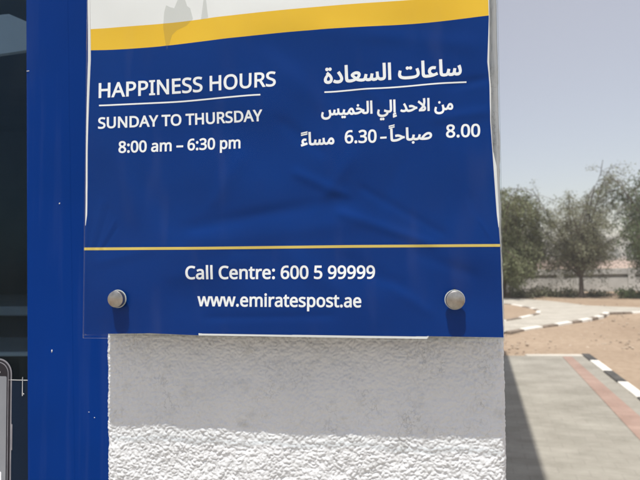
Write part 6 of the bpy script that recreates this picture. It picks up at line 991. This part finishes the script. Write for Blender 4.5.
P_ = Print(); P_.band([(84.3, 248.9), (200, 248.3), (350, 246.4), (500, 245.4)], 2.7, .00018); P_.build('yellow_rule', YELLOW_INK)
# faint grey green silhouette laid thinly over the poster
P_ = Print()
P_.add([(163, 27), (164, 12), (166, 5), (170, 7), (174, 8), (177, 1), (180, -8), (184, -3), (187, 6), (190, 8), (193, 19), (186, 26), (177, 30), (172, 35), (169.5, 44), (167, 50), (165, 40)],
       [(0, 1, 2, 3, 13, 16), (3, 4, 12, 13), (4, 5, 6, 7, 8, 11, 12), (8, 9, 10, 11), (13, 14, 15, 16)], .00010)
P_.add([(201, 20), (203.5, 2), (205, -14), (206.5, 2), (208.5, 18)], [(0, 1, 2, 3, 4)], .00010)
m = bpy.data.materials.new('silhouette_tint'); m.use_nodes = True
nt = m.node_tree; nt.nodes.clear()
o_, mx, tr, df = [nt.nodes.new(k) for k in ('ShaderNodeOutputMaterial', 'ShaderNodeMixShader', 'ShaderNodeBsdfTransparent', 'ShaderNodeBsdfDiffuse')]
df.inputs[0].default_value = (.20, .235, .18, 1)
mx.inputs[0].default_value = .15
nt.links.new(tr.outputs[0], mx.inputs[1]); nt.links.new(df.outputs[0], mx.inputs[2]); nt.links.new(mx.outputs[0], o_.inputs[0])
P_.build('faint_silhouette', m, 'faint grey green silhouette')

# steel fixings: cap in front, barrel behind, washer under the cap
def standoff(px, py, r=.0088):
    a, z = WP(px, py, D_FR1 + .0065)
    bm = bmesh.new()
    prof = [(0, .0054), (r * .88, .0054), (r * .97, .0049), (r, .0041), (r, .0), (r * .9, -.0)]
    n_ = 40
    rings = []
    for rad, h_ in prof:
        if rad == 0: rings.append([bm.verts.new(W(a, D_FR1 + .0005 + h_, z))])
        else: rings.append([bm.verts.new(W(a + rad * math.cos(2 * math.pi * i / n_), D_FR1 + .0005 + h_, z + rad * math.sin(2 * math.pi * i / n_))) for i in range(n_)])
    for i in range(n_): bm.faces.new((rings[0][0], rings[1][i], rings[1][(i + 1) % n_]))
    for k in range(1, len(rings) - 1):
        for i in range(n_): bm.faces.new((rings[k][i], rings[k + 1][i], rings[k + 1][(i + 1) % n_], rings[k][(i + 1) % n_]))
    cap = schild(bm_obj('standoff_cap', bm, STEEL, smooth=True))
    cap.data.set_sharp_from_angle(angle=math.radians(35))
    def tube(nm, rad, d0, d1, mat):
        bm = bmesh.new()
        r0 = [bm.verts.new(W(a + rad * math.cos(2 * math.pi * i / 24), d0, z + rad * math.sin(2 * math.pi * i / 24))) for i in range(24)]
        r1 = [bm.verts.new(W(a + rad * math.cos(2 * math.pi * i / 24), d1, z + rad * math.sin(2 * math.pi * i / 24))) for i in range(24)]
        bm.faces.new(r0); bm.faces.new(r1)
        for i in range(24): bm.faces.new((r0[i], r0[(i + 1) % 24], r1[(i + 1) % 24], r1[i]))
        o = schild(bm_obj(nm, bm, mat), cap)
    tube('barrel', r * .8, -.004, D_BACK0 - .0005, STEEL)
    tube('washer', r * 1.1, D_FR1 + .0001, D_FR1 + .0004, RIM)
    bm = bmesh.new()                            # ragged hole cut in the poster behind the cap
    k_ = 12
    rnd = random.Random(int(px))
    ring = [bm.verts.new(W(a + .004 * rnd.uniform(.7, 1.3) * math.cos(6.283 * i / k_), D_FR1 + .0003, z + r * .93 + .0022 * rnd.uniform(.5, 1.2) * math.sin(6.283 * i / k_))) for i in range(k_)]
    bm.faces.new(ring)
    schild(bm_obj('poster_hole', bm, FRAME_D), cap)
standoff(114.6, 299.3)
standoff(455.6, 300.2)
standoff(118.5, TOPY + 38)
standoff(451.5, TOPY + 38)

# small stones lying on the sand
rnd = random.Random(21)
bm = bmesh.new()
for k in range(900):
    px, py = rnd.uniform(495, 700), 296 + 130 * rnd.random() ** 1.3
    p = G(px, py)
    inside = (p - KIN).dot(PDIR) < .05 and (p - KIN).dot(Vector((PDIR.y, -PDIR.x, 0))) < .2
    if inside: continue
    r = rnd.uniform(.012, .035) * (1.4 if rnd.random() < .12 else 1)
    m_ = Matrix.Translation((p.x, p.y, -.022)) @ Matrix.Rotation(rnd.uniform(0, 6.28), 4, 'Z') @ Matrix.Diagonal((r, r * rnd.uniform(.6, 1), r * rnd.uniform(.4, .7), 1))
    bmesh.ops.create_icosphere(bm, subdivisions=1, radius=1, matrix=m_)
for v_ in bm.verts: v_.co += Vector((rnd.gauss(0, .003), rnd.gauss(0, .003), rnd.gauss(0, .002)))
tag(bm_obj('pebbles', bm, mat_noise('pale_stones', (.24, .18, .13), (.50, .42, .33), 1.5)), 'small loose stones scattered over the brown sand', kind='stuff')

# ------------------------------------------------------------------ trees, boundary wall and what lies beyond
def leaf_material(name, c0, c1):
    m = Mat(name, c0, .65, .25)
    v = m.coord()
    m.color(m.ramp(m.noise(v, 1.3, 4), [(.3, c0), (.7, c1)]))
    m.b.inputs['Transmission Weight'].default_value = 0
    return m.m
LEAF_A = leaf_material('dusty_green_leaves', (.115, .135, .065), (.185, .205, .115))
LEAF_B = leaf_material('grey_green_leaves', (.165, .178, .11), (.235, .245, .165))
LEAF_C = leaf_material('dark_green_leaves', (.075, .11, .05), (.125, .16, .08))
BARK = mat_noise('grey_brown_bark', (.085, .07, .058), (.15, .125, .105), 14, .9, .2, .6, 50, .01)

def tubes(bm, polyl, sides=6):
    for pts, rs in polyl:
        prev = None
        for i, (p, r) in enumerate(zip(pts, rs)):
            t = (pts[min(i + 1, len(pts) - 1)] - pts[max(i - 1, 0)]).normalized()
            x = t.orthogonal().normalized()
            y = t.cross(x)
            ring = [bm.verts.new(p + (x * math.cos(2 * math.pi * k / sides) + y * math.sin(2 * math.pi * k / sides)) * r) for k in range(sides)]
            if prev:
                # line the rings up
                best = min(range(sides), key=lambda s: (prev[0].co - ring[s].co).length)
                ring = ring[best:] + ring[:best]
                for k in range(sides):
                    bm.faces.new((prev[k], prev[(k + 1) % sides], ring[(k + 1) % sides], ring[k]))
            prev = ring

def limb(rnd, p, d, L, r0, r1, n=6, wob=.15, droop=0.0):
    pts, rs = [p.copy()], [r0]
    d = d.normalized()
    for i in range(n):
        d = (d + Vector((rnd.gauss(0, wob), rnd.gauss(0, wob), rnd.gauss(0, wob * .6) - droop))).normalized()
        p = p + d * (L / n)
        pts.append(p.copy())
        rs.append(r0 + (r1 - r0) * (i + 1) / n)
    return pts, rs, d

def tree(name, base, height, radius, leaf, label, seed, trunk_r=.09, fork=.28, nl=9, nt=16, nleaf=26, size=.06, droop=.16, skirt=.1, lean=(0, 0), group='trees along the boundary wall', outline=None):
    rnd = random.Random(seed)
    root = empty(name, base, label, 'tree', group)
    poly_, leaves = [], []
    top = Vector((lean[0], lean[1], height * fork))
    pts, rs, d = limb(rnd, Vector((0, 0, -.1)), top + Vector((0, 0, .1)), top.length + .1, trunk_r * 1.25, trunk_r * .8, 6, .05)
    poly_.append((pts, rs))
    crown_c = height * (fork + 1) / 2
    for i in range(nl):
        az = 2 * math.pi * (i + rnd.uniform(-.3, .3)) / nl * 2.4
        up = 1.0 - .75 * (i / nl) + rnd.uniform(-.1, .1)
        st = pts[-1] if i < nl * .7 else pts[-2] + (pts[-1] - pts[-2]) * rnd.random()
        hgt = (height - st.z) * max(.2, up)
        reach = radius * (1.02 - .62 * max(0, up - .2)) * rnd.uniform(.75, 1.1)
        v_ = Vector((math.cos(az) * reach, math.sin(az) * reach, hgt * .95))
        lp, lr, _ = limb(rnd, st, v_, v_.length, trunk_r * .55, trunk_r * .1, 8, .13)
        poly_.append((lp, lr))
        for j in range(nt):
            t = rnd.uniform(.22, 1)
            k = t * (len(lp) - 1)
            i0 = min(int(k), len(lp) - 2)
            p = lp[i0].lerp(lp[i0 + 1], k - i0)
            out = Vector((p.x, p.y, 0))
            out = out.normalized() if out.length > .05 else Vector((rnd.gauss(0, 1), rnd.gauss(0, 1), 0)).normalized()
            dv_ = out * rnd.uniform(.1, 1) + Vector((rnd.gauss(0, .7), rnd.gauss(0, .7), rnd.uniform(-.25, .7)))
            L = height * rnd.uniform(.10, .26)
            tp, tr_, _ = limb(rnd, p, dv_, L, trunk_r * .10, trunk_r * .03, 6, .2, droop)
            poly_.append((tp, tr_))
            for _ in range(nleaf):
                s_ = rnd.uniform(.15, 1) * (len(tp) - 1)
                i1 = min(int(s_), len(tp) - 2)
                q = tp[i1].lerp(tp[i1 + 1], s_ - i1) + Vector((rnd.gauss(0, .07), rnd.gauss(0, .07), rnd.gauss(-.04, .07))) * (height / 4.4)
                if q.z < skirt or q.z > height * 1.03: continue
                leaves.append((q, rnd.uniform(.6, 1.35) * size))
    bm = bmesh.new()
    tubes(bm, poly_, 5)
    t_ = bm_obj('trunk', bm, BARK, smooth=True); t_.parent = root
    V, F = [], []
    for q, s_ in leaves:
        n_ = Vector((rnd.gauss(0, 1), rnd.gauss(0, 1), rnd.gauss(0, 1))).normalized()
        x = n_.orthogonal().normalized()
        x.rotate(Matrix.Rotation(rnd.uniform(0, 6.28), 3, n_))
        y = n_.cross(x)
        b = len(V)
        V += [q - x * s_ * .3, q + y * s_ * .55 + x * s_ * .05, q + x * s_ * .3 + y * s_ * .1, q - y * s_ * .55]
        F.append((b, b + 1, b + 2, b + 3))
    c_ = new_mesh('crown', V, F, leaf)
    c_.parent = root
    return root

gb = lambda px, py=296: (lambda p: Vector((p.x, p.y, -.03)))(G(px, py))
tree('bushy_tree', gb(503, 296.5), 4.7, 1.3, LEAF_A, 'dense dusty green bushy tree hanging to the ground beside the notice', 3, .10, .16, 24, 38, 75, .065, .30, .1)
tree('wispy_tree', gb(581.5, 296.5), 5.0, 1.12, LEAF_B, 'thin wispy grey green tree with an upright dark trunk between two denser trees', 8, .085, .16, 19, 34, 62, .05, .18, .35)
tree('weeping_tree', gb(667, 297), 5.2, 1.6, LEAF_C, 'dark green weeping tree cut by the right edge of the photo', 14, .12, .18, 22, 38, 75, .065, .32, .1)

def shrub(px, py, w, h, leaf, label, seed, n=900, size=.07):
    rnd = random.Random(seed)
    root = empty('shrub', gb(px, py), label, 'shrub', 'low shrubs under the trees')
    V, F, st = [], [], []
    for k in range(14):
        v_ = Vector((rnd.gauss(0, w * .45), rnd.gauss(0, w * .3), h * rnd.uniform(.5, 1)))
        p_, r_, _ = limb(rnd, Vector((rnd.gauss(0, w * .15), 0, -.03)), v_, v_.length, .012, .004, 5, .15)
        st.append((p_, r_))
        for _ in range(n // 14):
            s_ = rnd.uniform(.1, 1) * (len(p_) - 1)
            i1 = min(int(s_), len(p_) - 2)
            q = p_[i1].lerp(p_[i1 + 1], s_ - i1) + Vector((rnd.gauss(0, .1), rnd.gauss(0, .1), rnd.gauss(0, .06)))
            if q.z < .02: continue
            n_ = Vector((rnd.gauss(0, 1), rnd.gauss(0, 1), rnd.gauss(0, 1))).normalized()
            x = n_.orthogonal().normalized(); y = n_.cross(x)
            b = len(V); z_ = size * rnd.uniform(.6, 1.3)
            V += [q - x * z_ * .3, q + y * z_ * .55, q + x * z_ * .3, q - y * z_ * .55]; F.append((b, b + 1, b + 2, b + 3))
    bm = bmesh.new(); tubes(bm, st, 4)
    o = bm_obj('stem', bm, BARK); o.parent = root
    o = new_mesh('foliage', V, F, leaf); o.parent = root
shrub(632, 297.5, .9, .5, LEAF_C, 'fresh green low shrub under the weeping tree', 2, 1500)
shrub(556, 296, .8, .32, LEAF_B, 'low dull shrub between the bushy tree and the wispy tree', 5, 800)
shrub(598, 295.5, .6, .28, LEAF_B, 'grey green tuft of scrub right of the wispy tree', 11, 700)
shrub(541, 295.8, .7, .45, LEAF_B, 'pale straggly shrub right of the bushy tree skirt', 12, 900)
shrub(520, 296.5, 1.0, .4, LEAF_B, 'low dull shrub at the foot of the bushy tree', 6, 1200)
shrub(571, 296, .5, .35, LEAF_B, 'small dark shrub at the foot of the wispy tree', 7, 600)

# low pale boundary wall behind the trees
WALLP = mat_noise('weathered_white_wall', (.40, .40, .385), (.62, .62, .60), 1.1, .9, .2, .3, 20, .01)
DARKP = mat_noise('darker_wall_band', (.24, .24, .22), (.34, .33, .305), 1.5)  # darker grey tone for the band between base and coping
yb_ = gb(600, 295).y + 2.2
BW = empty('boundary_wall', (10, yb_, 0), 'low weathered white boundary wall with a dark band behind the trees', 'wall')
bpy.context.view_layer.update()
def bchild(o):
    o.parent = BW; o.matrix_parent_inverse = BW.matrix_world.inverted(); return o
def wb(name, x0, x1, y0, y1, z0, z1, mat):
    bm = bmesh.new()
    hexa(bm, [(x0, y0, z0), (x1, y0, z0), (x1, y1, z0), (x0, y1, z0), (x0, y0, z1), (x1, y0, z1), (x1, y1, z1), (x0, y1, z1)])
    return bchild(bm_obj(name, bm, mat))
wb('base_course', -6, 32, yb_, yb_ + .2, -.1, .55, WALLP)
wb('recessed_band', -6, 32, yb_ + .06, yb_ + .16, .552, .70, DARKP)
wb('coping', -6, 32, yb_ - .02, yb_ + .22, .702, .93, WALLP)
for k in range(13):
    x = -5 + k * 3
    wb('pier', x, x + .28, yb_ - .05, yb_ - .022, -.1, .96, WALLP)

# sandy rise and the wood far behind
bm = bmesh.new()
rnd = random.Random(9)
PINKSAND = mat_noise('far_pink_sand', (.40, .29, .23), (.46, .35, .28), .2)
vv = []
nx_ = 60
rowsb = []
for j, (y, hh) in enumerate([(60, -.05), (72, .25), (84, .45), (100, .3), (118, -.05)]):
    rowsb.append([bm.verts.new((-40 + k * 4, y, hh * (1 + .45 * math.sin(k * .7 + j) * math.sin(k * .23)) )) for k in range(nx_)])
for j in range(4):
    for k in range(nx_ - 1):
        bm.faces.new((rowsb[j][k], rowsb[j][k + 1], rowsb[j + 1][k + 1], rowsb[j + 1][k]))
structure(bm_obj('far_sand_rise', bm, PINKSAND, smooth=True))
V, F = [], []
x = -60
while x < 150:
    w_, h_ = rnd.uniform(2.5, 6), rnd.uniform(2.8, 5.0)
    y = 122 + rnd.uniform(-3, 6)
    for _ in range(int(w_ * h_ * 16)):
        t, rr2 = rnd.uniform(0, 6.283), math.sqrt(rnd.random())
        q = Vector((x + w_ * .65 * rr2 * math.cos(t), y + rnd.gauss(0, .8), h_ * .5 + h_ * .5 * rr2 * math.sin(t)))
        n_ = Vector((rnd.gauss(0, 1), rnd.gauss(0, 1), rnd.gauss(0, 1))).normalized()
        a_ = n_.orthogonal().normalized() * rnd.uniform(.15, .4); b_ = n_.cross(a_)
        b = len(V); V += [q - a_, q + b_, q + a_, q - b_]; F.append((b, b + 1, b + 2, b + 3))
    x += w_ * rnd.uniform(.5, 1.1)
o = new_mesh('distant_trees', V, F, LEAF_C)
tag(o, 'hazy dark line of distant trees beyond the boundary wall', 'trees', kind='stuff')

# dusty desert air
if HAZE:
    bm = bmesh.new()
    hexa(bm, [(-260, -60, -2), (300, -60, -2), (300, 260, -2), (-260, 260, -2), (-260, -60, 8), (300, -60, 8), (300, 260, 8), (-260, 260, 8)])
    m = bpy.data.materials.new('dusty_air'); m.use_nodes = True
    nt = m.node_tree; nt.nodes.clear()
    o_ = nt.nodes.new('ShaderNodeOutputMaterial'); pv = nt.nodes.new('ShaderNodeVolumePrincipled')
    pv.inputs['Color'].default_value = (.93, .90, .87, 1)
    pv.inputs['Density'].default_value = HAZE
    pv.inputs['Anisotropy'].default_value = .2
    nt.links.new(pv.outputs[0], o_.inputs['Volume'])
    o = bm_obj('haze', bm, m)
    o['kind'] = 'stuff'; o['label'] = 'thin pale desert haze over the whole place'
